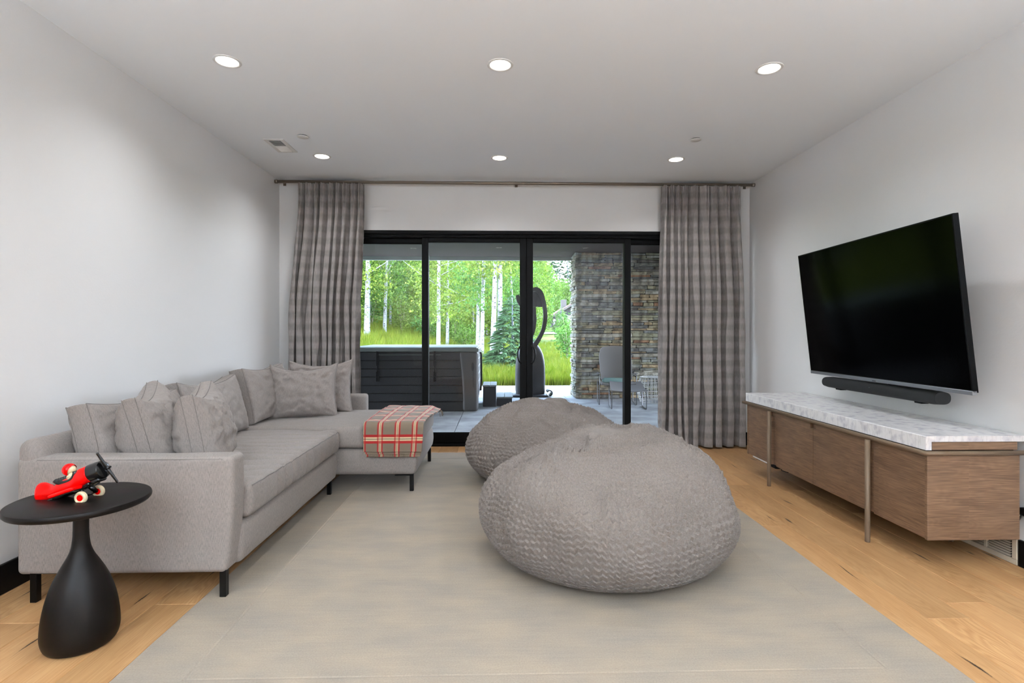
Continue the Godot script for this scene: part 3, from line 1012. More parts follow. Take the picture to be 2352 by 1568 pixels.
# a stuffed cushion standing on its lower edge at the origin: w wide (x), h high (y), t thick (z), boxed edge g
func cushion_mesh(w: float, h: float, t: float, g: float, ear: float, sag: float, seed_: int, wr := 0.012) -> ArrayMesh:
	var n := 44
	var nz := noise(seed_, 2.6, 3)
	var am := ArrayMesh.new()
	var at := func(u: float, v: float, s: float) -> Vector3:
		# u, v in -1..1; s is the side
		var eu := 1.0 - u * u
		var ev := 1.0 - v * v
		var x := u * w / 2.0 * (1.0 - ear * ev * (1.0 if absf(u) > 0.0 else 0.0) * u * u)
		var y := v * h / 2.0 * (1.0 - ear * eu * v * v)
		if v > 0: y -= sag * eu * v * v
		var puff := pow(maxf(eu, 0.0), 0.42) * pow(maxf(ev, 0.0), 0.42)
		var z := s * (g / 2.0 + (t - g) / 2.0 * puff)
		var slump := 1.0 + 0.18 * (-v) * puff
		z *= slump
		z += wr * nz.get_noise_3d(u * 1.3, v * 1.3, s * 2.0) * (0.3 + puff) * s
		y += wr * 0.7 * nz.get_noise_2d(u * 2.0 + 9.0, s) * ev
		return Vector3(x, y + h / 2.0, z)
	for s in [1.0, -1.0]:
		var f := func(i: int, j: int) -> Vector3:
			var a := sin(PI * (float(i) / n - 0.5))
			var b := sin(PI * (float(j) / n - 0.5))
			return at.call(a * s, b, s)
		grid(n, n, f, none, false, am)
	# the boxed edge between the two faces
	var loop := []
	for k in n: loop.append([sin(PI * (float(k) / n - 0.5)), -1.0])
	for k in n: loop.append([1.0, sin(PI * (float(k) / n - 0.5))])
	for k in n: loop.append([-sin(PI * (float(k) / n - 0.5)), 1.0])
	for k in n: loop.append([-1.0, -sin(PI * (float(k) / n - 0.5))])
	var gus := func(i: int, j: int) -> Vector3:
		var e: Array = loop[i % loop.size()]
		var p0: Vector3 = at.call(e[0], e[1], 1.0)
		var p1: Vector3 = at.call(e[0], e[1], -1.0)
		var p := p0.lerp(p1, j / 4.0)
		var out := Vector3(e[0], e[1], 0) if absf(absf(e[0]) - absf(e[1])) < 0.02 else (Vector3(signf(e[0]), 0, 0) if absf(e[0]) > absf(e[1]) else Vector3(0, signf(e[1]), 0))
		return p + out.normalized() * 0.006 * sin(PI * j / 4.0)
	grid(loop.size(), 4, gus, none, true, am)
	return am

func cushion_seam(w: float, h: float, t: float, g: float, ear: float, sag: float, s: float) -> ArrayMesh:
	var pts := []
	for k in 88:
		var q := k / 88.0 * 4.0
		var e := fposmod(q, 1.0) * 2.0 - 1.0
		e = sin(e * PI / 2)
		var u: float = [e, 1.0, -e, -1.0][int(q)]
		var v: float = [-1.0, e, 1.0, -e][int(q)]
		var eu := 1.0 - u * u
		var ev := 1.0 - v * v
		var x := u * w / 2.0 * (1.0 - ear * ev * u * u)
		var y := v * h / 2.0 * (1.0 - ear * eu * v * v)
		if v > 0: y -= sag * eu * v * v
		pts.append(Vector3(x, y + h / 2.0, s * g / 2.0) * Vector3(1.004, 1.0, 1.0) + Vector3(0, 0.002 if v > 0 else 0.0, 0))
	return tubem(pts, 0.0016, 5, true)

func cushion(called: String, label: String, group: String, size: Vector3, g: float, ear: float, sag: float, seed_: int, at: Vector3, yaw: float, lean: float, roll := 0.0, wr := 0.012) -> Node3D:
	# lean tips the top away from the face that looks along +z, roll turns it in its own plane
	var o := thing(called, label, "cushion", at, group)
	o.basis = Basis(Vector3.UP, deg_to_rad(yaw)) * Basis(Vector3.RIGHT, deg_to_rad(-lean)) * Basis(Vector3.BACK, deg_to_rad(roll))
	lpart(o, "cover", cushion_mesh(size.x, size.y, size.z, g, ear, sag, seed_, wr), M.sofa_linen)
	for s in [1.0, -1.0]: lpart(o, "seam", cushion_seam(size.x, size.y, size.z, g, ear, sag, s), M.seam_thread)
	return o

func build_cushions() -> void:
	# loose back cushions along the wall, facing the room (+x)
	cushion("back_cushion", "boxed grey back cushion in the corner by the near sofa arm", "loose back cushions of the sofa", Vector3(0.74, 0.40, 0.24), 0.10, 0.04, 0.03, 81, Vector3(-1.985, 0.500, -3.03), 90, 12)
	cushion("back_cushion", "long boxed grey back cushion in the middle of the sofa", "loose back cushions of the sofa", Vector3(0.74, 0.425, 0.24), 0.10, 0.04, 0.045, 82, Vector3(-1.955, 0.512, -3.745), 90, 14)
	cushion("back_cushion", "boxed grey back cushion at the head of the chaise", "loose back cushions of the sofa", Vector3(0.78, 0.44, 0.24), 0.10, 0.04, 0.025, 83, Vector3(-1.955, 0.528, -4.60), 90, 13)
	# throw pillows by the near arm, edge on, and two at the far arm
	cushion("throw_pillow", "plump grey throw pillow leaning on the near arm, nearest the wall", "grey linen throw pillows", Vector3(0.46, 0.44, 0.29), 0.055, 0.06, 0.05, 91, Vector3(-1.815, 0.520, -2.93), 109, 12, 6.0, 0.02)
	cushion("throw_pillow", "plump grey throw pillow bulging past the near arm towards the seat", "grey linen throw pillows", Vector3(0.46, 0.44, 0.27), 0.055, 0.06, 0.04, 92, Vector3(-1.575, 0.515, -2.97), 107, 9, 4.0, 0.02)
	cushion("throw_pillow", "grey throw pillow with pointed corners in front at the far arm", "grey linen throw pillows", Vector3(0.56, 0.48, 0.22), 0.02, 0.09, 0.05, 93, Vector3(-1.665, 0.518, -4.58), 10, 17, 1.5, 0.022)
	cushion("throw_pillow", "grey throw pillow tucked behind the other one at the far arm", "grey linen throw pillows", Vector3(0.56, 0.49, 0.20), 0.02, 0.09, 0.04, 94, Vector3(-1.605, 0.522, -4.83), 8, 14, 1.0, 0.022)


func build_blanket() -> void:
	var o := thing("plaid_blanket", "folded red and taupe plaid blanket draped over the chaise end", "blanket", Vector3(-0.8, 0.5, -4.6))
	# layers of one folded throw: [x from, x to, lift, hang depth, far end]
	var nz := noise(75, 2.0, 2)
	var k := 0
	for l in [[-1.010, -0.590, 0.006, 0.205, -5.02], [-1.018, -0.582, 0.015, 0.190, -5.05], [-1.024, -0.574, 0.026, 0.182, -5.07]]:
		var lift: float = l[2]
		var hang: float = l[3]
		var far: float = l[4]
		var yt := 0.530 + lift
		var zf := -4.112 + lift
		var flat := -4.15 - far
		var bend := 0.05
		var total := hang + bend + flat
		var nu := 30
		var nv := 70
		var skin := func(i: int, j: int, dn: float) -> Vector3:
			var u := float(i) / nu
			var s := total * float(j) / nv
			var x := lerpf(l[0], l[1], u)
			var y: float
			var z: float
			var nrm: Vector3
			if s < hang:
				y = yt - 0.032 - (hang - s); z = zf; nrm = Vector3(0, 0, 1)
			elif s < hang + bend:
				var g := (s - hang) / bend * PI / 2
				y = yt - 0.032 * (1.0 - sin(g)); z = zf - 0.032 * (1.0 - cos(g)); nrm = Vector3(0, sin(g), cos(g))
			else:
				z = zf - 0.032 - (s - hang - bend); y = yt; nrm = Vector3.UP
			# the seat is crowned; the corner over the chaise end droops
			var cr := 0.016 * sin(PI * clampf((x + 2.1) / 1.48, 0, 1)) * sin(PI * clampf((-4.13 - z) / 0.94, 0, 1))
			y += cr
			var droop := smoothstep(-0.66, -0.57, x) * smoothstep(-4.35, -5.05, z)
			y -= 0.030 * droop
			x += 0.03 * smoothstep(-4.2, -5.0, z) * u
			x += 0.012 * u * (1.0 - clampf(s / hang, 0, 1)) * -1.0
			var w := 0.005 * nz.get_noise_2d(x * 3.0, s * 3.0)
			return Vector3(x, y, z) + nrm * (w + dn)
		var am := ArrayMesh.new()
		var v0 := 0.99 if k == 2 else 0.2
		var uvf := func(i: int, j: int) -> Vector2: return Vector2(float(i) / nu * 3.43 - 0.45, v0 - (total * float(j) / nv) / 0.2)
		grid(nu, nv, func(i: int, j: int) -> Vector3: return skin.call(i, j, 0.009 if k == 2 else 0.007), uvf, false, am)
		grid(nu, nv, func(i: int, j: int) -> Vector3: return skin.call(nu - i, j, 0.0), uvf, false, am)
		# rims
		for e in [0, nu]:
			grid(4, nv, func(i: int, j: int) -> Vector3:
				var a: Vector3 = skin.call(e, j, (0.009 if k == 2 else 0.007) * (i / 4.0))
				return a + Vector3((0.004 if e == nu else -0.004) * sin(PI * i / 4.0), 0, 0), func(i: int, j: int) -> Vector2: return Vector2((float(e) / nu) * 3.43 - 0.45, v0 - (total * float(j) / nv) / 0.2), false, am)
		for e in [0, nv]:
			grid(nu, 4, func(i: int, j: int) -> Vector3: return skin.call(i, e, (0.009 if k == 2 else 0.007) * (j / 4.0)) + Vector3(0, -0.003 * sin(PI * j / 4.0) if e == 0 else 0.0, 0), func(i: int, j: int) -> Vector2: return Vector2(float(i) / nu * 3.43 - 0.45, v0 - (total * float(e) / nv) / 0.2), false, am)
		part(o, "fold", am, M.plaid_wool)
		k += 1
	# fringe at the drooping corner and under the hanging edge
	var rng := RandomNumberGenerator.new(); rng.seed = 77
	var st := stool(false)
	for i in 14:
		var a := Vector3(-0.545 + rng.randf_range(-0.01, 0.01), 0.520, -4.93 - i * 0.009)
		tube(st, [a, a + Vector3(0.014, -0.012, 0.0), a + Vector3(0.018 + rng.randf_range(-0.006, 0.006), -0.045, rng.randf_range(-0.006, 0.006))], 0.0016, 4)
	for i in 20:
		var a := Vector3(lerpf(-0.99, -0.66, i / 19.0), 0.318, -4.100)
		tube(st, [a, a + Vector3(rng.randf_range(-0.008, 0.008), -0.016 - rng.randf() * 0.016, 0.004)], 0.0013, 4)
	stuff(part(o, "fringe", fin(st), M.plaid_wool))


# ------------------------------------------------------------------ side table and toy aeroplane
func build_side_table() -> void:
	var o := thing("side_table", "round black side table on a bottle shaped wooden pedestal", "side table", Vector3(-1.680, 0, -2.185))
	lpart(o, "tabletop", lathem([Vector2(0, 0.556), Vector2(0.222, 0.556), Vector2(0.232, 0.559), Vector2(0.2375, 0.566), Vector2(0.2385, 0.574), Vector2(0.2355, 0.582), Vector2(0.228, 0.5855), Vector2(0, 0.586)], 96), M.ebonized_wood)
	var prof := [Vector2(0, 0.002), Vector2(0.098, 0.0), Vector2(0.112, 0.006), Vector2(0.122, 0.02), Vector2(0.1285, 0.045), Vector2(0.1295, 0.07), Vector2(0.127, 0.11), Vector2(0.120, 0.16), Vector2(0.110, 0.205), Vector2(0.096, 0.25), Vector2(0.079, 0.29), Vector2(0.061, 0.325), Vector2(0.045, 0.355), Vector2(0.034, 0.385), Vector2(0.0285, 0.42), Vector2(0.0265, 0.46), Vector2(0.0258, 0.52), Vector2(0.0258, 0.5565)]
	# finer steps along a smooth curve
	var cv := Curve2D.new()
	for i in prof.size():
		var a: Vector2 = prof[maxi(i - 1, 0)]
		var b: Vector2 = prof[mini(i + 1, prof.size() - 1)]
		cv.add_point(prof[i], -(b - a) / 6.0 if i > 1 else Vector2.ZERO, (b - a) / 6.0 if i > 1 else Vector2.ZERO)
	var pts := []
	for p in cv.tessellate(3, 1.5): pts.append(p)
	lpart(o, "pedestal", lathem(pts, 72), M.ebonized_wood)

func build_toy_plane() -> void:
	var o := thing("toy_airplane", "shiny red toy airplane with black nose and propeller on the side table", "toy airplane", Vector3(-1.690, 0.586, -2.178))
	o.basis = Basis(Vector3.UP, deg_to_rad(-3.0)) * Basis(Vector3.BACK, deg_to_rad(19.0))
	# body axes: x towards the nose, y up, z towards the viewer; the origin lies under the middle, on the table
	# [x, bottom, top, half width] of the red body
	var sec := [[-0.150, 0.010, 0.036, 0.012], [-0.146, 0.004, 0.056, 0.020], [-0.136, 0.001, 0.073, 0.024], [-0.122, 0.000, 0.080, 0.025], [-0.106, 0.001, 0.076, 0.026], [-0.092, 0.002, 0.064, 0.028], [-0.078, 0.003, 0.055, 0.031], [-0.062, 0.004, 0.053, 0.033], [-0.040, 0.005, 0.060, 0.035], [-0.015, 0.006, 0.063, 0.037], [0.010, 0.006, 0.062, 0.038], [0.030, 0.007, 0.064, 0.039], [0.048, 0.009, 0.081, 0.040], [0.070, 0.012, 0.084, 0.040], [0.090, 0.016, 0.085, 0.040], [0.094, 0.020, 0.083, 0.038]]
	var lift := 0.026
	var n := 40
	var shape := func(i: int, j: int) -> Vector3:
		var t := float(j) / 60.0 * (sec.size() - 1)
		var k := mini(int(t), sec.size() - 2)
		var fr := t - k
		var s0: Array = sec[maxi(k - 1, 0)]
		var s1: Array = sec[k]
		var s2: Array = sec[k + 1]
		var s3: Array = sec[mini(k + 2, sec.size() - 1)]
		var q := []
		for c in 4: q.append(cubic_interpolate(s1[c], s2[c], s0[c], s3[c], fr))
		var g := TAU * i / n
		var cx := signf(cos(g)) * pow(absf(cos(g)), 0.8)
		var sy := signf(sin(g)) * pow(absf(sin(g)), 0.8)
		return Vector3(q[0], (q[1] + q[2]) / 2.0 + sy * (q[2] - q[1]) / 2.0 + lift, cx * q[3] * (1.0 - 0.25 * maxf(sy, 0.0)))
	var am := grid(n, 60, shape, none, true)
	var st := stool(false)
	for e in [0, 60]:
		var c := Vector3.ZERO
		for i in n: c += shape.call(i, e)
		c /= n
		for i in n:
			if e == 0: tri(st, c, shape.call((i + 1) % n, e), shape.call(i, e))
			else: tri(st, c, shape.call(i, e), shape.call((i + 1) % n, e))
	st.generate_normals(); st.commit(am)
	lpart(o, "body", am, M.toy_red)
	# flared red skirts that are the wings, black beneath
	lpart(o, "wing", soft_box(Vector3(-0.045, lift + 0.004, -0.072), Vector3(0.062, lift + 0.018, 0.072), 0.006, 6, func(p: Vector3) -> Vector3: return p + Vector3(0.10 * absf(p.z) * -0.3, 0.06 * absf(p.z), 0)), M.toy_red)
	lpart(o, "underside", soft_box(Vector3(-0.135, lift - 0.006, -0.030), Vector3(0.090, lift + 0.008, 0.030), 0.006, 5, func(p: Vector3) -> Vector3: return p + Vector3(0, maxf(p.x - 0.03, 0.0) * 0.22, 0)), M.toy_black)
	lpart(o, "wing_underside", soft_box(Vector3(-0.035, lift - 0.003, -0.066), Vector3(0.058, lift + 0.006, 0.066), 0.004, 5, func(p: Vector3) -> Vector3: return p + Vector3(-0.03 * absf(p.z), 0.06 * absf(p.z), 0)), M.toy_black)
	# cockpit pad: a curved black cushion sunk into the body
	var pad := []
	for k in 15:
		var g := lerpf(-2.75, -0.15, k / 14.0)
		pad.append(Vector3(0.002 + 0.047 * cos(g), lift + 0.083 + 0.036 * sin(g), 0))
	st = stool(false)
	for zz in [-0.022, -0.011, 0.0, 0.011, 0.022]:
		tube(st, pad.map(func(p: Vector3) -> Vector3: return p + Vector3(0, 0, zz)), 0.0095, 8)
	lpart(o, "cockpit_pad", fin(st), M.toy_black)
	# pilot: cream body and face, red helmet
	var pil := thing_child(o, "pilot", Vector3(0.006, lift + 0.055, 0))
	lpart(pil, "torso", lathem([Vector2(0, 0.0), Vector2(0.021, 0.002), Vector2(0.022, 0.012), Vector2(0.014, 0.022), Vector2(0.0, 0.026)], 24, Transform3D(Basis.IDENTITY, Vector3(0.008, 0, 0))), M.toy_cream)
	lpart(pil, "head", ball(Vector3(0.006, 0.036, 0), 0.0185), M.toy_cream)
	var hel := func(i: int, j: int) -> Vector3:
		var g := TAU * i / 32.0
		var a := lerpf(0.0, 2.05, j / 12.0)
		var dir := Vector3(sin(a) * cos(g), cos(a), sin(a) * sin(g))
		return Vector3(0.0015, 0.038, 0) + Basis(Vector3.BACK, 0.95) * dir * 0.0245
	lpart(pil, "helmet", grid(32, 12, hel, none, true), M.toy_red)
	# engine cowl, hub and the two propeller blades
	var nose := Transform3D(Basis(Vector3.BACK, -PI / 2), Vector3(0.088, lift + 0.050, 0))
	lpart(o, "engine_cowl", lathem([Vector2(0, 0), Vector2(0.036, 0.0), Vector2(0.0365, 0.006), Vector2(0.0365, 0.046), Vector2(0.034, 0.053), Vector2(0.028, 0.056), Vector2(0, 0.056)], 40, nose), M.toy_black)
	lpart(o, "engine_fairing", soft_box(Vector3(0.085, lift + 0.006, -0.022), Vector3(0.128, lift + 0.026, 0.022), 0.008, 4), M.toy_black)
	lpart(o, "hub", lathem([Vector2(0, 0.054), Vector2(0.005, 0.054), Vector2(0.005, 0.064), Vector2(0.0085, 0.065), Vector2(0.0085, 0.074), Vector2(0.004, 0.078), Vector2(0.004, 0.084), Vector2(0, 0.086)], 20, nose), M.toy_black)
	for s in [1.0, -1.0]:
		var bl := soft_box(Vector3(-0.0035, 0.004, -0.0105), Vector3(0.0035, 0.074, 0.0105), 0.0034, 6, func(p: Vector3) -> Vector3:
			var t := clampf(p.y / 0.074, 0, 1)
			var q := p * Vector3(1.0, 1.0, 0.55 + 0.55 * sin(PI * minf(t + 0.12, 0.88)))
			return Basis(Vector3.UP, 0.45 * s) * q)
		var b := lpart(o, "propeller_blade", bl, M.toy_black)
		b.position = nose * Vector3(0, 0.0695, 0)
		b.basis = Basis(Vector3.RIGHT, 0.35 if s > 0 else 0.35 + PI)
	# undercarriage
	st = stool(false)
	for s in [-1.0, 1.0]:
		tube(st, [Vector3(0.045, lift + 0.012, s * 0.018), Vector3(0.055, lift - 0.028, s * 0.034)], [0.012, 0.008], 12)
	tube(st, [Vector3(0.055, lift - 0.028, -0.046), Vector3(0.055, lift - 0.028, 0.046)], 0.0035, 8)
	lpart(o, "landing_strut", fin(st), M.toy_black)
	for s in [-1.0, 1.0]:
		var ax := Transform3D(Basis(Vector3.RIGHT, PI / 2), Vector3(0.055, lift - 0.028, s * 0.043))
		var wh := lpart(o, "wheel", lathem([Vector2(0.0125, -0.006), Vector2(0.019, -0.0085), Vector2(0.0235, -0.005), Vector2(0.0245, 0.0), Vector2(0.0235, 0.005), Vector2(0.019, 0.0085), Vector2(0.0125, 0.006)], 32, ax), M.toy_cream)
		lpart(wh, "wheel_cap", lathem([Vector2(0, -0.0065), Vector2(0.0125, -0.0062), Vector2(0.0125, 0.0062), Vector2(0, 0.0065)], 24, ax), M.toy_red)
	lpart(o, "tail_skid", lathem([Vector2(0, -0.014), Vector2(0.005, -0.013), Vector2(0.008, -0.006), Vector2(0.012, 0.004)], 16, Transform3D(Basis.IDENTITY, Vector3(-0.108, lift - 0.008, 0))), M.toy_black)

func ball(c: Vector3, r: float, n := 20) -> ArrayMesh:
	return grid(n * 2, n, func(i: int, j: int) -> Vector3:
		var g := TAU * i / (n * 2.0)
		var a := PI * j / n
		return c + Vector3(sin(a) * cos(g), cos(a), sin(a) * sin(g)) * r, none, true)

func thing_child(parent: Node3D, called: String, at: Vector3) -> Node3D:
	var o := Node3D.new()
	o.name = called
	parent.add_child(o, true)
	o.position = at
	return o


# ------------------------------------------------------------------ bean bags
func build_bean_bags() -> void:
	bag("large round grey fleece bean bag in front, on the pale rug", Vector3(0.605, 0.012, -3.02), 0.695, 0.655, 201, -0.55, 1040, 340)
	bag("grey fleece bean bag behind the front one, nearest the glass door", Vector3(0.440, 0.012, -4.60), 0.69, 0.635, 207, 0.55, 760, 270)

func bag(label: String, c: Vector3, rad: float, tall: float, seed_: int, tilt: float, nu: int, nv: int) -> void:
	var o := thing("bean_bag", label, "bean bag", c, "fleece bean bags on the rug")
	# half outline: [radius share, height share]
	var outline := [Vector2(0.0, 0.0), Vector2(0.42, 0.0), Vector2(0.68, 0.004), Vector2(0.80, 0.035), Vector2(0.90, 0.11), Vector2(0.975, 0.22), Vector2(1.0, 0.34), Vector2(0.99, 0.46), Vector2(0.94, 0.59), Vector2(0.85, 0.715), Vector2(0.72, 0.82), Vector2(0.56, 0.90), Vector2(0.38, 0.955), Vector2(0.2, 0.985), Vector2(0.0, 1.0)]
	var cv := Curve2D.new()
	for i in outline.size():
		var a: Vector2 = outline[maxi(i - 1, 0)]
		var b: Vector2 = outline[mini(i + 1, outline.size() - 1)]
		cv.add_point(outline[i] * Vector2(rad, tall), -(b - a) * Vector2(rad, tall) / 6.0, (b - a) * Vector2(rad, tall) / 6.0)
	var lenc := cv.get_baked_length()
	var prof := []
	for j in nv + 1:
		# most rows where the outline shows
		var s := lenc * float(j) / nv
		prof.append([cv.sample_baked(s, true), s])
	var big := noise(seed_, 1.15, 2)
	var fold := noise(seed_ + 1, 1.0, 2)
	var warp := noise(seed_ + 2, 2.4, 2)
	var fuzz := noise(seed_ + 3, 34.0, 2)
	var f := func(i: int, j: int) -> Vector3:
		var g := TAU * i / nu
		var e: Array = prof[j]
		var q: Vector2 = e[0]
		var s: float = e[1]
		var hy := q.y / tall
		var dir := Vector3(cos(g), 0, sin(g))
		var p := dir * q.x + Vector3(0, q.y, 0)
		var up := smoothstep(0.45, 0.95, hy)
		# slumped, uneven body
		var lump := big.get_noise_3d(p.x * 1.2, p.y * 1.2, p.z * 1.2)
		p += dir * lump * 0.05 * smoothstep(0.02, 0.3, hy) * smoothstep(0.0, 0.35, q.x)
		p.y += up * (0.045 * lump + tilt * 0.07 * cos(g - 2.6) * q.x / rad)
		# soft folds that run from the crown outwards and across
		var w := Vector2(p.x, p.z) + Vector2(warp.get_noise_2d(p.x * 0.9, p.z * 0.9), warp.get_noise_2d(p.z * 0.9 + 5.0, p.x * 0.9)) * 0.22
		var rg := 1.0 - absf(fold.get_noise_2d(w.x * 1.7, w.y * 3.6)) * 3.0
		var fo := maxf(rg, 0.0)
		p.y += smoothstep(0.36, 0.85, hy) * (0.036 * fo * fo - 0.011) * smoothstep(0.0, 0.15, q.x)
		var side := smoothstep(0.1, 0.4, hy) * (1.0 - smoothstep(0.75, 0.98, hy))
		p += dir * side * 0.012 * fold.get_noise_2d(cos(g) * 2.0 + 4.0, sin(g) * 2.0 + p.y * 3.0)
		# the fleece: overlapping rows of zigzag tufts
		var zig := g * rad / 0.034 + warp.get_noise_2d(p.x * 1.2, p.z * 1.2 + p.y) * 0.8
		var tri_w := absf(fposmod(zig, 1.0) - 0.5) * 2.0
		var rows := s / 0.031 + g / TAU * 9.0 + tri_w * 0.42 + warp.get_noise_3d(p.x * 1.3, p.y * 1.3, p.z * 1.3) * 1.1
		var crown_fade := smoothstep(0.03, 0.22, q.x)
		var saw := fposmod(rows, 1.0)
		var tuft := saw * (1.0 - smoothstep(0.86, 1.0, saw))
		var fz := fuzz.get_noise_3d(p.x, p.y, p.z)
		var amt := lerpf(0.020, 0.011, up) * smoothstep(0.03, 0.10, hy)
		var out := (dir * (1.0 - up) + Vector3(0, 0.3 + up, 0)).normalized()
		p += out * (amt * tuft + 0.0030 * fz * smoothstep(0.02, 0.06, hy)) * crown_fade
		p.y = maxf(p.y, 0.0)
		return p
	lpart(o, "fleece_cover", grid(nu, nv, f, none, true), M.fleece)


# ------------------------------------------------------------------ console under the television
func build_console() -> void:
	var o := thing("media_console", "low brown oak console with a white marble top and slim metal legs", "console", Vector3(2.5, 0, -3.75))
	var za := -4.760
	var zb := -2.735
	var xf := 2.262
	var wood: Material = M.brown_oak
	part(o, "body", uvbox(Vector3(xf + 0.020, 0.160, za + 0.004), Vector3(2.755, 0.606, zb - 0.024), 0.002), wood)
	part(o, "end_panel", uvbox(Vector3(xf - 0.004, 0.157, zb - 0.021), Vector3(2.757, 0.606, zb), 0.0025, 2), wood)
	part(o, "end_panel", uvbox(Vector3(xf - 0.004, 0.157, za), Vector3(2.757, 0.606, za + 0.021), 0.0025, 2), wood)
	part(o, "top_rail", uvbox(Vector3(xf + 0.022, 0.6315, zb - 0.022), Vector3(2.745, 0.6735, zb - 0.001), 0.002, 2), wood)
	part(o, "plinth", boxm(Vector3(xf + 0.028, 0.604, za + 0.02), Vector3(2.745, 0.676, zb - 0.024), 0.0), M.black_wood)
	# doors: z from, z to, notch at its far (-1), near (1) or no (0) upper corner
	for d in [[za + 0.023, -4.335, 1], [-4.265, -3.7595, 1], [-3.7565, -3.190, -1], [-3.140, zb - 0.0235, -1]]:
		var a: float = d[0]
		var b: float = d[1]
		var t := 0.600
		var nw := 0.032
		var nh := 0.040
		var poly := PackedVector2Array()
		if d[2] == 1: poly = PackedVector2Array([Vector2(a, 0.162), Vector2(b, 0.162), Vector2(b, t - nh), Vector2(b - nw, t - nh), Vector2(b - nw, t), Vector2(a, t)])
		else: poly = PackedVector2Array([Vector2(a, 0.162), Vector2(b, 0.162), Vector2(b, t), Vector2(a + nw, t), Vector2(a + nw, t - nh), Vector2(a, t - nh)])
		var st := stool()
		prism(st, poly, Vector3(xf, 0, 0), Vector3(0, 0, 1), Vector3(0, 1, 0), Vector3(0.019, 0, 0))
		part(o, "door", uv_by_box(fin(st), 0), wood)
	# marble: thin slab with a deep mitred front
	var st2 := stool()
	var el := PackedVector2Array([Vector2(xf - 0.014, 0.633), Vector2(xf - 0.013, 0.632), Vector2(xf + 0.018, 0.632), Vector2(xf + 0.018, 0.676), Vector2(2.79, 0.676), Vector2(2.79, 0.706), Vector2(xf - 0.011, 0.706), Vector2(xf - 0.014, 0.703)])
	prism(st2, el, Vector3(0, 0, za - 0.006), Vector3.RIGHT, Vector3.UP, Vector3(0, 0, zb - za + 0.006))
	part(o, "marble_top", fin(st2), M.marble)
	# the metal rail that runs round, and the legs that hang it
	var y := 0.6185
	var rail := [Vector3(2.775, y, zb + 0.012), Vector3(xf - 0.018, y, zb + 0.012), Vector3(xf - 0.024, y, zb + 0.006), Vector3(xf - 0.026, y, zb), Vector3(xf - 0.026, y, za - 0.030), Vector3(xf - 0.022, y, za - 0.036), Vector3(2.775, y, za - 0.036)]
	part(o, "rail", tubem(rail, 0.0125, 14), M.taupe_metal)
	for p in [[2.210, -4.278], [2.210, -3.122], [2.72, -4.278], [2.72, -3.122]]:
		part(o, "leg", tubem([Vector3(p[0], 0.0, p[1]), Vector3(p[0], 0.004, p[1]), Vector3(p[0], 0.610, p[1])], [0.0135, 0.0145, 0.0145], 14), M.taupe_metal)

# box faces with the grain running along z (long side) or x (ends); scale in metres
func uvbox(a: Vector3, b: Vector3, ch: float, ax := 0) -> ArrayMesh:
	return uv_by_box(boxm(a, b, ch), ax)

func uv_by_box(m: ArrayMesh, ax: int) -> ArrayMesh:
	var arr := m.surface_get_arrays(0)
	var v: PackedVector3Array = arr[Mesh.ARRAY_VERTEX]
	var uv := PackedVector2Array(); uv.resize(v.size())
	for i in v.size():
		var along := v[i].z if ax == 0 else v[i].x
		uv[i] = Vector2(v[i].y / 0.62 + 0.11 * ax, along / 0.62)
	arr[Mesh.ARRAY_TEX_UV] = uv
	var am := ArrayMesh.new()
	am.add_surface_from_arrays(Mesh.PRIMITIVE_TRIANGLES, arr)
	return am


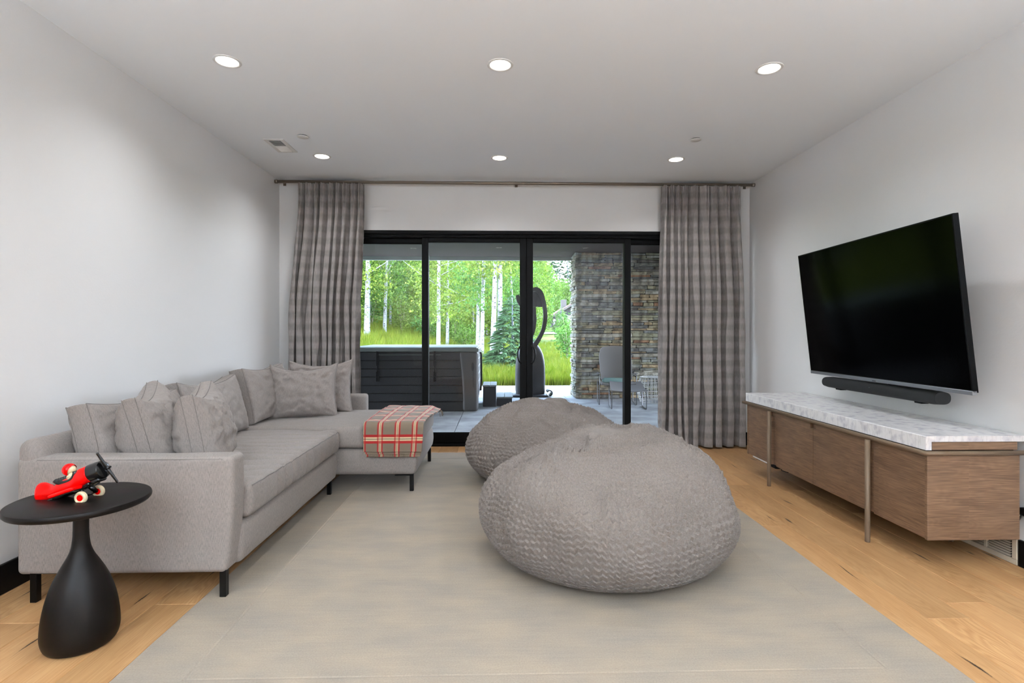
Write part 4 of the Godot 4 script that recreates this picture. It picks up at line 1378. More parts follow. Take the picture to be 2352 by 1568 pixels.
# ------------------------------------------------------------------ television and sound bar
func build_tv() -> void:
	var o := thing("television", "large black flat television tilted forward on a wall mount", "television", Vector3(2.548, 1.404, -3.604))
	var yaw := -0.041
	var tilt := 0.111
	var u := Vector3(sin(yaw), 0, cos(yaw))
	var n := Vector3(-cos(yaw), 0, sin(yaw))
	var v := Vector3(0, cos(tilt), 0) + n * sin(tilt)
	var w := v.cross(u).normalized()          # out of the screen is the side of n
	if w.dot(n) < 0: w = -w
	var W := 1.60
	var H := 0.992
	var B := Basis(u, v, u.cross(v))
	var fr := 1.0 if u.cross(v).dot(n) > 0 else -1.0
	var tilted := func(mesh: ArrayMesh, called: String, m: Material) -> MeshInstance3D:
		var q := lpart(o, called, mesh, m)
		q.basis = B
		return q
	tilted.call(boxm(Vector3(-W / 2, -H / 2 + 0.012, fr * 0.004), Vector3(W / 2, H / 2, fr * -0.028), 0.002), "bezel", M.black_plastic)
	tilted.call(boxm(Vector3(-W / 2 + 0.009, -H / 2 + 0.030, fr * 0.003), Vector3(W / 2 - 0.009, H / 2 - 0.009, fr * 0.0052), 0.0004), "screen", M.tv_screen)
	tilted.call(boxm(Vector3(-W / 2, -H / 2, fr * 0.007), Vector3(W / 2, -H / 2 + 0.024, fr * -0.020), 0.002), "chin_strip", M.silver)
	tilted.call(boxm(Vector3(-0.018, -H / 2 + 0.005, fr * 0.0065), Vector3(0.018, -H / 2 + 0.010, fr * 0.0078), 0.0004), "badge", M.charcoal_shell)
	tilted.call(soft_box(Vector3(-W * 0.36, -H * 0.44, -0.070 if fr > 0 else 0.020), Vector3(W * 0.36, H * 0.20, -0.020 if fr > 0 else 0.070), 0.02, 4), "back_housing", M.black_plastic)
	var st := stool()
	boxc(st, Vector3(2.775, 1.25, -3.85), Vector3(2.80, 1.62, -3.36), 0.002)
	for zz in [-3.78, -3.43]:
		box(st, Vector3(2.69, 1.42, zz), Vector3(0.20, 0.04, 0.03), 0.002)
		box(st, Vector3(2.607, 1.42, zz), Vector3(0.02, 0.42, 0.03), 0.002, Basis(Vector3.BACK, tilt))
	part(o, "wall_mount", fin(st), M.black_metal)

	var s := thing("sound_bar", "long black rounded sound bar mounted under the television", "sound bar", Vector3(2.64, 0.860, -3.63))
	var za := -0.555
	var zb := 0.545
	var bar := func(i: int, j: int) -> Vector3:
		var g := TAU * i / 48.0
		var t := float(j) / 24.0
		var z := lerpf(za, zb, t)
		var k := 1.0
		var e := 0.012
		if z - za < e: k = sqrt(1.0 - pow(1.0 - (z - za) / e, 2.0)) * 0.12 + 0.88
		if zb - z < e: k = sqrt(1.0 - pow(1.0 - (zb - z) / e, 2.0)) * 0.12 + 0.88
		var cx := signf(cos(g)) * pow(absf(cos(g)), 0.75)
		var sy := signf(sin(g)) * pow(absf(sin(g)), 0.85)
		return Vector3(cx * 0.056 * k, sy * 0.0415 * k, z)
	lpart(s, "grille", grid(48, 24, bar, none, true), M.speaker_cloth)
	for e in [0, 24]:
		var cap := stool()
		var c := Vector3(0, 0, za if e == 0 else zb)
		for i in 48:
			if e == 0: tri(cap, c, bar.call(i, e), bar.call(i + 1, e))
			else: tri(cap, c, bar.call(i + 1, e), bar.call(i, e))
		lpart(s, "end_cap", fin(cap), M.charcoal_shell)
	lpart(s, "status_light", boxm(Vector3(-0.0575, 0.008, -0.004), Vector3(-0.0545, 0.010, -0.002), 0.0), M.silver)
	for zz in [-0.40, 0.38]: lpart(s, "foot", boxm(Vector3(-0.02, -0.050, zz - 0.03), Vector3(0.03, -0.035, zz + 0.03), 0.003), M.black_plastic)
	var fs := stool()
	boxc(fs, Vector3(0.03, -0.046, -0.10), Vector3(0.16, -0.038, 0.10), 0.002)
	boxc(fs, Vector3(0.150, -0.046, -0.10), Vector3(0.16, 0.03, 0.10), 0.002)
	lpart(s, "bracket", fin(fs), M.black_metal)


# ------------------------------------------------------------------ low on the right wall
func build_wall_things() -> void:
	var g := thing("return_grille", "white louvred return air grille at the foot of the right wall", "air vent", Vector3(X1, 0, -3.20))
	var za := -3.62
	var zb := -2.778
	var st := stool()
	boxc(st, Vector3(X1 - 0.018, 0.0, za), Vector3(X1, 0.030, zb), 0.003)
	boxc(st, Vector3(X1 - 0.018, 0.225, za), Vector3(X1, 0.255, zb), 0.003)
	boxc(st, Vector3(X1 - 0.018, 0.030, zb - 0.030), Vector3(X1, 0.225, zb), 0.003)
	boxc(st, Vector3(X1 - 0.018, 0.030, za), Vector3(X1, 0.225, za + 0.030), 0.003)
	var cols := 5
	var cw := (zb - za - 0.06) / cols
	for k in range(1, cols): boxc(st, Vector3(X1 - 0.017, 0.030, za + 0.030 + cw * k - 0.009), Vector3(X1, 0.225, za + 0.030 + cw * k + 0.009), 0.002)
	part(g, "frame", fin(st), M.cream_plastic)
	part(g, "duct_opening", boxm(Vector3(X1 - 0.003, 0.03, za + 0.03), Vector3(X1 - 0.001, 0.225, zb - 0.03), 0.0), M.duct_dark)
	for c in cols:
		for k in 14:
			var s := stool()
			box(s, Vector3(X1 - 0.009, 0.038 + k * 0.0138, za + 0.030 + cw * (c + 0.5)), Vector3(0.012, 0.0016, cw - 0.02), 0.0004, Basis(Vector3.BACK, 0.6))
			part(g, "slat", fin(s), M.cream_plastic)
	var w := thing("wall_outlet", "white wall outlet with a black plug behind the console end", "outlet", Vector3(X1, 0.32, -2.72))
	part(w, "cover_plate", boxm(Vector3(X1 - 0.006, 0.260, -2.756), Vector3(X1, 0.375, -2.686), 0.002), M.white_plastic)
	var c1 := thing("power_cable", "black power cable hanging from the wall outlet behind the console", "cable", Vector3(X1 - 0.03, 0.3, -2.75))
	part(c1, "plug", soft_box(Vector3(X1 - 0.040, 0.285, -2.752), Vector3(X1 - 0.006, 0.325, -2.712), 0.008, 3), M.black_plastic)
	part(c1, "cord", tubem([Vector3(X1 - 0.036, 0.292, -2.735), Vector3(X1 - 0.042, 0.25, -2.745), Vector3(X1 - 0.05, 0.20, -2.79), Vector3(X1 - 0.10, 0.168, -2.85), Vector3(X1 - 0.15, 0.155, -2.90)], 0.0035, 8), M.black_plastic)
	var c2 := thing("power_cable", "black cable sagging under the near end of the console", "cable", Vector3(2.62, 0.13, -2.95))
	var sag := []
	for k in 17:
		var t := k / 16.0
		sag.append(Vector3(lerpf(2.50, 2.70, t), 0.158 - 0.034 * sin(PI * t), lerpf(-2.95, -2.84, t)))
	part(c2, "cord", tubem(sag, 0.006, 8), M.black_plastic)
	var p := thing("power_strip", "white power strip on the floor under the far end of the console", "power strip", Vector3(2.60, 0, -5.05))
	part(p, "case", soft_box(Vector3(2.555, 0.004, -5.27), Vector3(2.605, 0.042, -4.93), 0.008, 3), M.white_plastic)
	part(p, "foot", boxm(Vector3(2.560, 0, -5.20), Vector3(2.60, 0.006, -5.14), 0.001), M.black_plastic)
	part(p, "foot", boxm(Vector3(2.560, 0, -5.02), Vector3(2.60, 0.006, -4.96), 0.001), M.black_plastic)
	var a := thing("power_adapter", "black power adapter lying on the floor beside the white power strip", "adapter", Vector3(2.57, 0, -4.86))
	part(a, "case", soft_box(Vector3(2.545, 0.0, -4.92), Vector3(2.625, 0.03, -4.81), 0.006, 3), M.black_plastic)
	var cc := []
	for k in 15:
		var t := k / 14.0
		cc.append(Vector3(2.57 + 0.02 * sin(t * 7.0), 0.005 + 0.02 * sin(PI * t) * (1.0 if t < 0.5 else 0.4), lerpf(-4.82, -4.66, t)))
	part(a, "cord", tubem(cc, 0.003, 6), M.black_plastic)


# ------------------------------------------------------------------ the covered patio
func build_patio() -> void:
	var o := thing("patio_floor", "grey concrete patio slabs outside the sliding door", "patio", Vector3.ZERO, "", "structure")
	part(o, "bedding", boxm(Vector3(-8.2, -0.30, -12.85), Vector3(8.2, PATIO - 0.012, ZB - 0.2), 0.0), M.mortar)
	var zs := [ZB - 0.2, -8.35, -10.62, -12.88]
	var xs := []
	var x := -0.565 - 1.9 * 4
	while x < 8.3:
		xs.append(x)
		x += 1.9
	for k in 3:
		for i in xs.size() - 1:
			part(o, "paving_slab", boxm(Vector3(xs[i] + 0.004, -0.11, zs[k + 1] + 0.004), Vector3(xs[i + 1] - 0.004, PATIO, zs[k] - 0.004), 0.004), M.concrete)
	var r := thing("patio_roof", "flat dark soffit over the patio with a pale fascia", "roof", Vector3(0, 2.82, -8.5), "", "structure")
	part(r, "soffit", boxm(Vector3(-8.2, 2.818, -10.98), Vector3(8.2, 3.10, ZB - 0.2), 0.0), M.soffit)
	part(r, "fascia", boxm(Vector3(-8.2, 2.742, -11.03), Vector3(8.2, 3.12, -10.96), 0.003), M.fascia)
	var st := stool()
	boxc(st, Vector3(-8.2, -0.1, ZB - 0.35), Vector3(X0 - 0.15, 3.0, ZB - 0.2), 0.0)
	boxc(st, Vector3(X1 + 0.15, -0.1, ZB - 0.35), Vector3(8.2, 3.0, ZB - 0.2), 0.0)
	tag(part(self, "wall_outside", fin(st), M.house_trim), "outer house wall beside the sliding door", "wall", "", "structure")


func build_stone_pier() -> void:
	var o := thing("stone_wall", "ledge stone wall of thin grey and rust stones holding the patio roof", "stone wall", Vector3(2.5, PATIO, -10.6), "", "structure")
	part(o, "core", boxm(Vector3(1.60, PATIO, -11.02), Vector3(5.2, 2.83, -10.345), 0.0), M.mortar)
	var rng := RandomNumberGenerator.new(); rng.seed = 9
	var y := PATIO
	var hidden := stool()
	var ends := [stool(), stool(), stool()]
	var k := 0
	while y < 2.80:
		var h := rng.randf_range(0.032, 0.078)
		if y + h > 2.79: h = 2.818 - y
		# long face towards the house
		var x := 1.555
		while x < 5.2:
			var l := rng.randf_range(0.14, 0.30) if rng.randf() < 0.35 else rng.randf_range(0.30, 0.70)
			var proud := rng.randf_range(-0.012, 0.022)
			var c := Vector3(x + l / 2.0, y + h / 2.0, -10.345 + proud - 0.05)
			var sz := Vector3(l - 0.006, h - rng.randf_range(0.003, 0.009), 0.15)
			if x < 3.25:
				var st := stool()
				split_stone(st, c, sz, rng)
				part(o, "stone", fin(st), M["stone_%d" % pick_stone(rng)])
			else:
				box(hidden, c, sz, 0.008, Basis(Vector3.BACK, rng.randf_range(-0.012, 0.012)), 0.006, rng)
			x += l
		# short face towards the garden side
		var z := -10.30
		while z > -11.0:
			var l := rng.randf_range(0.18, 0.42)
			if z - l < -10.90: l = z + 11.04
			split_stone(ends[k % 3], Vector3(1.575 + rng.randf_range(-0.022, 0.010), y + h / 2.0, z - l / 2.0), Vector3(0.12, h - 0.006, l - 0.006), rng)
			z -= l
		y += h
		k += 1
	for e in 3: stuff(part(o, "end_stones", fin(ends[e]), M["stone_%d" % [0, 1, 7][e]]))
	stuff(part(o, "stones_beyond", fin(hidden), M.stone_1))

func pick_stone(rng: RandomNumberGenerator) -> int:
	return [0, 0, 1, 1, 2, 2, 3, 4, 4, 5, 6, 7, 7, 8, 8, 1][rng.randi_range(0, 15)]

func split_stone(st: SurfaceTool, c: Vector3, s: Vector3, rng: RandomNumberGenerator) -> void:
	box(st, c, s, minf(0.010, s.y * 0.22), Basis(Vector3.BACK, rng.randf_range(-0.02, 0.02)) * Basis(Vector3.UP, rng.randf_range(-0.02, 0.02)), 0.007, rng)


func build_hot_tub() -> void:
	var o := thing("hot_tub", "dark panelled hot tub with a grey lid rim on the patio", "hot tub", Vector3(-1.42, PATIO, -9.7))
	var a := -2.52
	var b := -0.325
	var f := -8.63
	var r := -10.78
	part(o, "cabinet", boxm(Vector3(a + 0.05, PATIO + 0.02, r + 0.05), Vector3(b - 0.05, 0.94, f - 0.05), 0.01), M.tub_base)
	var ys := [0.135, 0.267, 0.397, 0.536, 0.666, 0.800, 0.935]
	for k in 6:
		part(o, "panel_board", boxm(Vector3(a + 0.23, ys[k] + 0.003, f - 0.055), Vector3(b - 0.22, ys[k + 1] - 0.003, f - 0.018), 0.006), M.tub_panel)
		part(o, "panel_board", boxm(Vector3(b - 0.055, ys[k] + 0.003, r + 0.2), Vector3(b - 0.018, ys[k + 1] - 0.003, f - 0.2), 0.006), M.tub_panel)
	part(o, "kick_base", boxm(Vector3(a + 0.06, PATIO, r + 0.06), Vector3(b - 0.06, 0.13, f - 0.03), 0.01), M.tub_base)
	# moulded corner posts, wider at the top
	for s in [1.0, -1.0]:
		var cx := b if s > 0 else a
		var g := func(p: Vector3) -> Vector3:
			var t := clampf(p.y / 0.95, 0, 1)
			var inner := clampf((cx - p.x) * s / 0.25, 0, 1)
			return p + Vector3(-s * inner * 0.07 * t * t, 0, 0)
		part(o, "corner_post", soft_box(Vector3(minf(cx, cx - s * 0.25), PATIO, f - 0.25), Vector3(maxf(cx, cx - s * 0.25), 0.945, f), 0.05, 12, g, 5), M.tub_corner)
	part(o, "lid", soft_box(Vector3(a - 0.012, 0.942, r), Vector3(b + 0.012, 0.999, f + 0.014), 0.018, 8), M.tub_lid)
	part(o, "cover", soft_box(Vector3(a + 0.02, 0.985, r + 0.02), Vector3(b - 0.02, 1.012, f - 0.02), 0.012, 8), M.tub_lid)
	part(o, "trim_line", boxm(Vector3(a + 0.55, 0.888, f - 0.02), Vector3(b - 0.60, 0.898, f - 0.010), 0.002), M.tub_lid)
	for x in [-1.95, -1.025]:
		var st := stool()
		boxc(st, Vector3(x - 0.018, 0.72, f - 0.02), Vector3(x + 0.018, 0.95, f + 0.020), 0.006)
		boxc(st, Vector3(x - 0.022, 0.46, f - 0.022), Vector3(x + 0.022, 0.62, f + 0.008), 0.006)
		boxc(st, Vector3(x - 0.008, 0.60, f - 0.02), Vector3(x + 0.008, 0.74, f - 0.002), 0.003)
		part(o, "lid_strap", fin(st), M.black_plastic)
	part(o, "access_port", lathem([Vector2(0, 0), Vector2(0.030, 0.002), Vector2(0.035, 0.010), Vector2(0.030, 0.018), Vector2(0, 0.018)], 24, Transform3D(Basis(Vector3.RIGHT, PI / 2) * Basis.from_scale(Vector3(0.75, 1, 2.0)), Vector3(-0.405, 0.70, f + 0.004))), M.tub_base)
	part(o, "drain_channel", soft_box(Vector3(-0.408, 0.36, f - 0.01), Vector3(-0.392, 0.62, f + 0.004), 0.004, 3), M.tub_base)
	var bar := [Vector3(b + 0.03, 0.93, f - 0.15), Vector3(b + 0.045, 0.90, f - 0.16), Vector3(b + 0.045, 0.45, f - 0.30), Vector3(b + 0.03, 0.28, f - 0.36)]
	part(o, "cover_lifter", tubem(bar, 0.018, 8), M.black_metal)
	var s := thing("tub_steps", "two dark plastic steps with grey treads beside the hot tub", "steps", Vector3(-0.03, PATIO, -9.6))
	part(s, "upper_riser", boxm(Vector3(-0.262, PATIO, -9.86), Vector3(-0.032, 0.315, -9.20), 0.006), M.step_plastic)
	part(s, "upper_tread", boxm(Vector3(-0.270, 0.315, -9.87), Vector3(-0.147, 0.345, -9.19), 0.006), M.step_tread)
	part(s, "upper_tread", boxm(Vector3(-0.143, 0.315, -9.87), Vector3(-0.025, 0.345, -9.19), 0.006), M.step_tread)
	part(s, "lower_riser", boxm(Vector3(-0.028, PATIO, -10.0), Vector3(0.245, 0.105, -9.30), 0.006), M.step_plastic)
	part(s, "lower_tread", boxm(Vector3(-0.028, 0.105, -10.05), Vector3(0.112, 0.130, -9.28), 0.006), M.step_tread)
	part(s, "lower_tread", boxm(Vector3(0.116, 0.105, -10.05), Vector3(0.258, 0.130, -9.28), 0.006), M.step_tread)


func build_sculpture() -> void:
	var o := thing("steel_sculpture", "tall dark abstract metal sculpture with a looping arm on a bell body", "sculpture", Vector3(0.65, PATIO, -10.75))
	var y0 := 0.0
	lpart(o, "base_plate", boxm(Vector3(-0.36, y0, -0.26), Vector3(0.34, y0 + 0.045, 0.26), 0.008), M.weathered_steel)
	var sc := arc(Vector3(0.385, y0 + 0.072, 0), Vector3(0.052, 0, 0), Vector3(0, 0.052, 0), -PI / 2, PI * 0.9, 14)
	var st := stool()
	for i in sc.size() - 1:
		var mid: Vector3 = (sc[i] + sc[i + 1]) / 2.0
		var dir: Vector3 = sc[i + 1] - sc[i]
		box(st, mid, Vector3(dir.length() * 1.25, 0.022, 0.30), 0.003, Basis(Vector3.BACK, atan2(dir.y, dir.x)))
	lpart(o, "scroll", fin(st), M.weathered_steel)
	# bell body, narrower in depth than in width
	var bell := [Vector2(0.290, 0.045), Vector2(0.300, 0.12), Vector2(0.305, 0.35), Vector2(0.300, 0.60), Vector2(0.288, 0.72), Vector2(0.262, 0.84), Vector2(0.22, 0.94), Vector2(0.165, 1.02), Vector2(0.10, 1.075), Vector2(0.05, 1.10), Vector2(0.0, 1.11)]
	lpart(o, "body", lathem(bell, 48, Transform3D(Basis.from_scale(Vector3(1, 1, 0.55)), Vector3(0.0, y0, 0))), M.weathered_steel)
	# flat strap arms swept along curves: [x, y, half width]
	var strap := func(pts: Array, deep: float) -> ArrayMesh:
		var c := Curve3D.new()
		for i in pts.size():
			var p: Array = pts[i]
			var q0: Array = pts[maxi(i - 1, 0)]
			var q1: Array = pts[mini(i + 1, pts.size() - 1)]
			var t := Vector3(q1[0] - q0[0], q1[1] - q0[1], q1[2] - q0[2]) / 6.0
			c.add_point(Vector3(p[0], p[1], p[2]), -t, t)
		var pl := c.tessellate(4, 3.0)
		var s := stool(false)
		var rings := []
		for i in pl.size():
			var a: Vector3 = pl[maxi(i - 1, 0)]
			var b: Vector3 = pl[mini(i + 1, pl.size() - 1)]
			var d := Vector2(b.x - a.x, b.y - a.y).normalized()
			var nn := Vector3(-d.y, d.x, 0)
			var hw: float = pl[i].z
			var base := Vector3(pl[i].x, pl[i].y, 0)
			rings.append([base + nn * hw + Vector3(0, 0, deep), base - nn * hw + Vector3(0, 0, deep), base - nn * hw - Vector3(0, 0, deep), base + nn * hw - Vector3(0, 0, deep)])
		for i in rings.size() - 1:
			for k in 4:
				s.set_smooth_group(k + 1)
				var k1 := (k + 1) % 4
				tri(s, rings[i][k], rings[i + 1][k], rings[i + 1][k1]); tri(s, rings[i][k], rings[i + 1][k1], rings[i][k1])
		s.set_smooth_group(9)
		for e in [0, rings.size() - 1]:
			var q: Array = rings[e]
			quad_out(s, q[0], q[1], q[2], q[3], (rings[1][0] + rings[1][2]) / 2.0 if e == 0 else (rings[e - 1][0] + rings[e - 1][2]) / 2.0)
		return fin(s)
	lpart(o, "looping_arm", strap.call([[0.06, 0.98, 0.05], [0.16, 1.13, 0.042], [0.255, 1.32, 0.036], [0.300, 1.52, 0.038], [0.302, 1.72, 0.038], [0.265, 1.92, 0.040], [0.205, 2.08, 0.05], [0.12, 2.155, 0.045], [0.03, 2.14, 0.03]], 0.075), M.weathered_steel)
	lpart(o, "second_arm", strap.call([[-0.06, 0.99, 0.05], [-0.01, 1.14, 0.04], [0.065, 1.34, 0.034], [0.092, 1.56, 0.034], [0.080, 1.80, 0.03]], 0.06), M.weathered_steel)
	lpart(o, "raised_tip", strap.call([[-0.04, 1.72, 0.030], [-0.14, 1.80, 0.045], [-0.22, 1.93, 0.052], [-0.262, 2.04, 0.03]], 0.06), M.weathered_steel)
	var hood := func(i: int, j: int) -> Vector3:
		var u := i / 16.0
		var v := j / 10.0
		return Vector3(lerpf(-0.05, 0.225, u) + 0.02 * v, lerpf(2.11, 1.80, v), 0.10 * sin(PI * u) * (0.4 + 0.6 * v) + 0.02)
	var am := grid(16, 10, hood)
	grid(16, 10, func(i: int, j: int) -> Vector3: return hood.call(16 - i, j) - Vector3(0, 0, 0.02), none, false, am)
	lpart(o, "curved_face", am, M.weathered_steel)


func sheet(nu: int, nv: int, f: Callable, t: float) -> ArrayMesh:
	# a curved sheet with both faces and its rims
	var nrm := func(i: int, j: int) -> Vector3:
		var a: Vector3 = f.call(maxi(i - 1, 0), j)
		var b: Vector3 = f.call(mini(i + 1, nu), j)
		var c: Vector3 = f.call(i, maxi(j - 1, 0))
		var d: Vector3 = f.call(i, mini(j + 1, nv))
		return (b - a).cross(d - c).normalized()
	var off := func(i: int, j: int, s: float) -> Vector3: return f.call(i, j) + nrm.call(i, j) * t / 2.0 * s
	var am := grid(nu, nv, func(i: int, j: int) -> Vector3: return off.call(i, j, -1.0))
	grid(nu, nv, func(i: int, j: int) -> Vector3: return off.call(nu - i, j, 1.0), none, false, am)
	for e in [0, nu]: grid(1, nv, func(i: int, j: int) -> Vector3: return off.call(e, j, i * 2.0 - 1.0), none, false, am)
	for e in [0, nv]: grid(nu, 1, func(i: int, j: int) -> Vector3: return off.call(i, e, j * 2.0 - 1.0), none, false, am)
	return am

func build_patio_chairs() -> void:
	var o := thing("lounge_chair", "low grey sling lounge chair with a tall rounded back by the stone wall", "lounge chair", Vector3(2.15, PATIO, -9.65))
	o.rotation.y = deg_to_rad(-6)
	# own axes: x right, y up, z to the front; floor at 0
	var back := func(i: int, j: int) -> Vector3:
		var u := i / 20.0 * 2.0 - 1.0
		var v := j / 20.0
		var hw := 0.305 * pow(maxf(1.0 - pow(maxf(v - 0.55, 0.0) / 0.62, 2.6), 0.0), 0.5) * (1.0 - 0.10 * (1.0 - v))
		return Vector3(u * hw, lerpf(0.44, 1.03, v) - 0.02 * u * u * v, lerpf(0.06, -0.30, v) + 0.07 * u * u)
	lpart(o, "backrest", sheet(20, 20, back, 0.014), M.mesh_sling)
	lpart(o, "seat", sheet(14, 14, func(i: int, j: int) -> Vector3:
		var u := i / 14.0 * 2.0 - 1.0
		var v := j / 14.0
		return Vector3(u * 0.29, 0.37 - 0.03 * sin(PI * v) + 0.025 * u * u, lerpf(0.06, 0.50, v)), 0.014), M.mesh_sling)
	lpart(o, "lumbar_pillow", soft_box(Vector3(-0.25, 0.375, 0.02), Vector3(0.25, 0.465, 0.13), 0.035, 6), M.teal_cushion)
	for s in [-1.0, 1.0]:
		var x: float = s * 0.325
		lpart(o, "leg_frame", tubem([Vector3(x, 0.40, -0.10), Vector3(x, 0.03, -0.13), Vector3(x, 0.008, -0.11), Vector3(x, 0.008, 0.30), Vector3(x, 0.03, 0.32), Vector3(x, 0.50, 0.30), Vector3(x, 0.53, 0.28), Vector3(x, 0.555, 0.10), Vector3(x - s * 0.02, 0.53, -0.03)], 0.008, 8), M.steel_wire)
		lpart(o, "armrest", sheet(4, 10, func(i: int, j: int) -> Vector3: return Vector3(x + (i / 4.0 - 0.5) * 0.05, 0.556 + 0.012 * sin(PI * j / 10.0) - 0.03 * (1.0 - j / 10.0), lerpf(-0.04, 0.30, j / 10.0)), 0.012), M.mesh_sling)
	var f := thing("footstool", "grey sling footstool on wire sled legs before the lounge chair", "footstool", Vector3(2.20, PATIO, -8.98))
	f.rotation.y = deg_to_rad(-5)
	lpart(f, "sling", sheet(14, 14, func(i: int, j: int) -> Vector3:
		var u := i / 14.0 * 2.0 - 1.0
		var v := j / 14.0
		return Vector3(u * lerpf(0.27, 0.30, v), lerpf(0.41, 0.30, v) - 0.03 * sin(PI * v) + 0.02 * u * u, lerpf(-0.26, 0.22, v)), 0.014), M.mesh_sling)
	for s in [-1.0, 1.0]:
		var x: float = s * 0.285
		lpart(f, "leg_frame", tubem([Vector3(x, 0.40, -0.20), Vector3(x, 0.03, -0.22), Vector3(x, 0.008, -0.20), Vector3(x, 0.008, 0.16), Vector3(x, 0.03, 0.18), Vector3(x, 0.28, 0.18), Vector3(x * 0.97, 0.305, 0.20)], 0.008, 8), M.steel_wire)
	var d := thing("wire_drum_table", "round white woven wire drum table beside the lounge chair", "side table", Vector3(2.86, PATIO, -9.72))
	var st := stool(false)
	var n := 26
	var rad := func(t: float) -> float: return 0.235 + 0.055 * sin(PI * clampf(t, 0, 1))
	for k in n:
		var g := TAU * k / n
		var pts := []
		for j in 11:
			var r: float = rad.call(j / 10.0)
			pts.append(Vector3(cos(g) * r, 0.008 + 0.46 * j / 10.0, sin(g) * r))
		pts.append(Vector3(cos(g) * 0.20, 0.478, sin(g) * 0.20))
		tube(st, pts, 0.0055, 6)
	lpart(d, "ribs", fin(st), M.white_wire)
	for j in 7:
		var t := j / 6.0
		var r: float = rad.call(t)
		var y := 0.012 + 0.455 * t
		lpart(d, "hoop", tubem(arc(Vector3(0, y, 0), Vector3(r + 0.006, 0, 0), Vector3(0, 0, r + 0.006), 0, TAU * 47.0 / 48.0, 47), 0.0055, 6, true), M.white_wire)
	lpart(d, "top_plate", lathem([Vector2(0, 0.462), Vector2(0.232, 0.462), Vector2(0.236, 0.466), Vector2(0.232, 0.470), Vector2(0, 0.470)], 40), M.white_wire)


# ------------------------------------------------------------------ the garden and what lies beyond
func ground_y(x: float, z: float) -> float:
	var t := maxf(-13.0 - z, 0.0)
	return -0.06 + 0.042 * t + 0.20 * maxf(-x - 1.5, 0.0) * smoothstep(0.0, 11.0, t) * (1.0 - smoothstep(20.0, 60.0, -x)) + 0.00022 * t * t * smoothstep(40.0, 120.0, t)

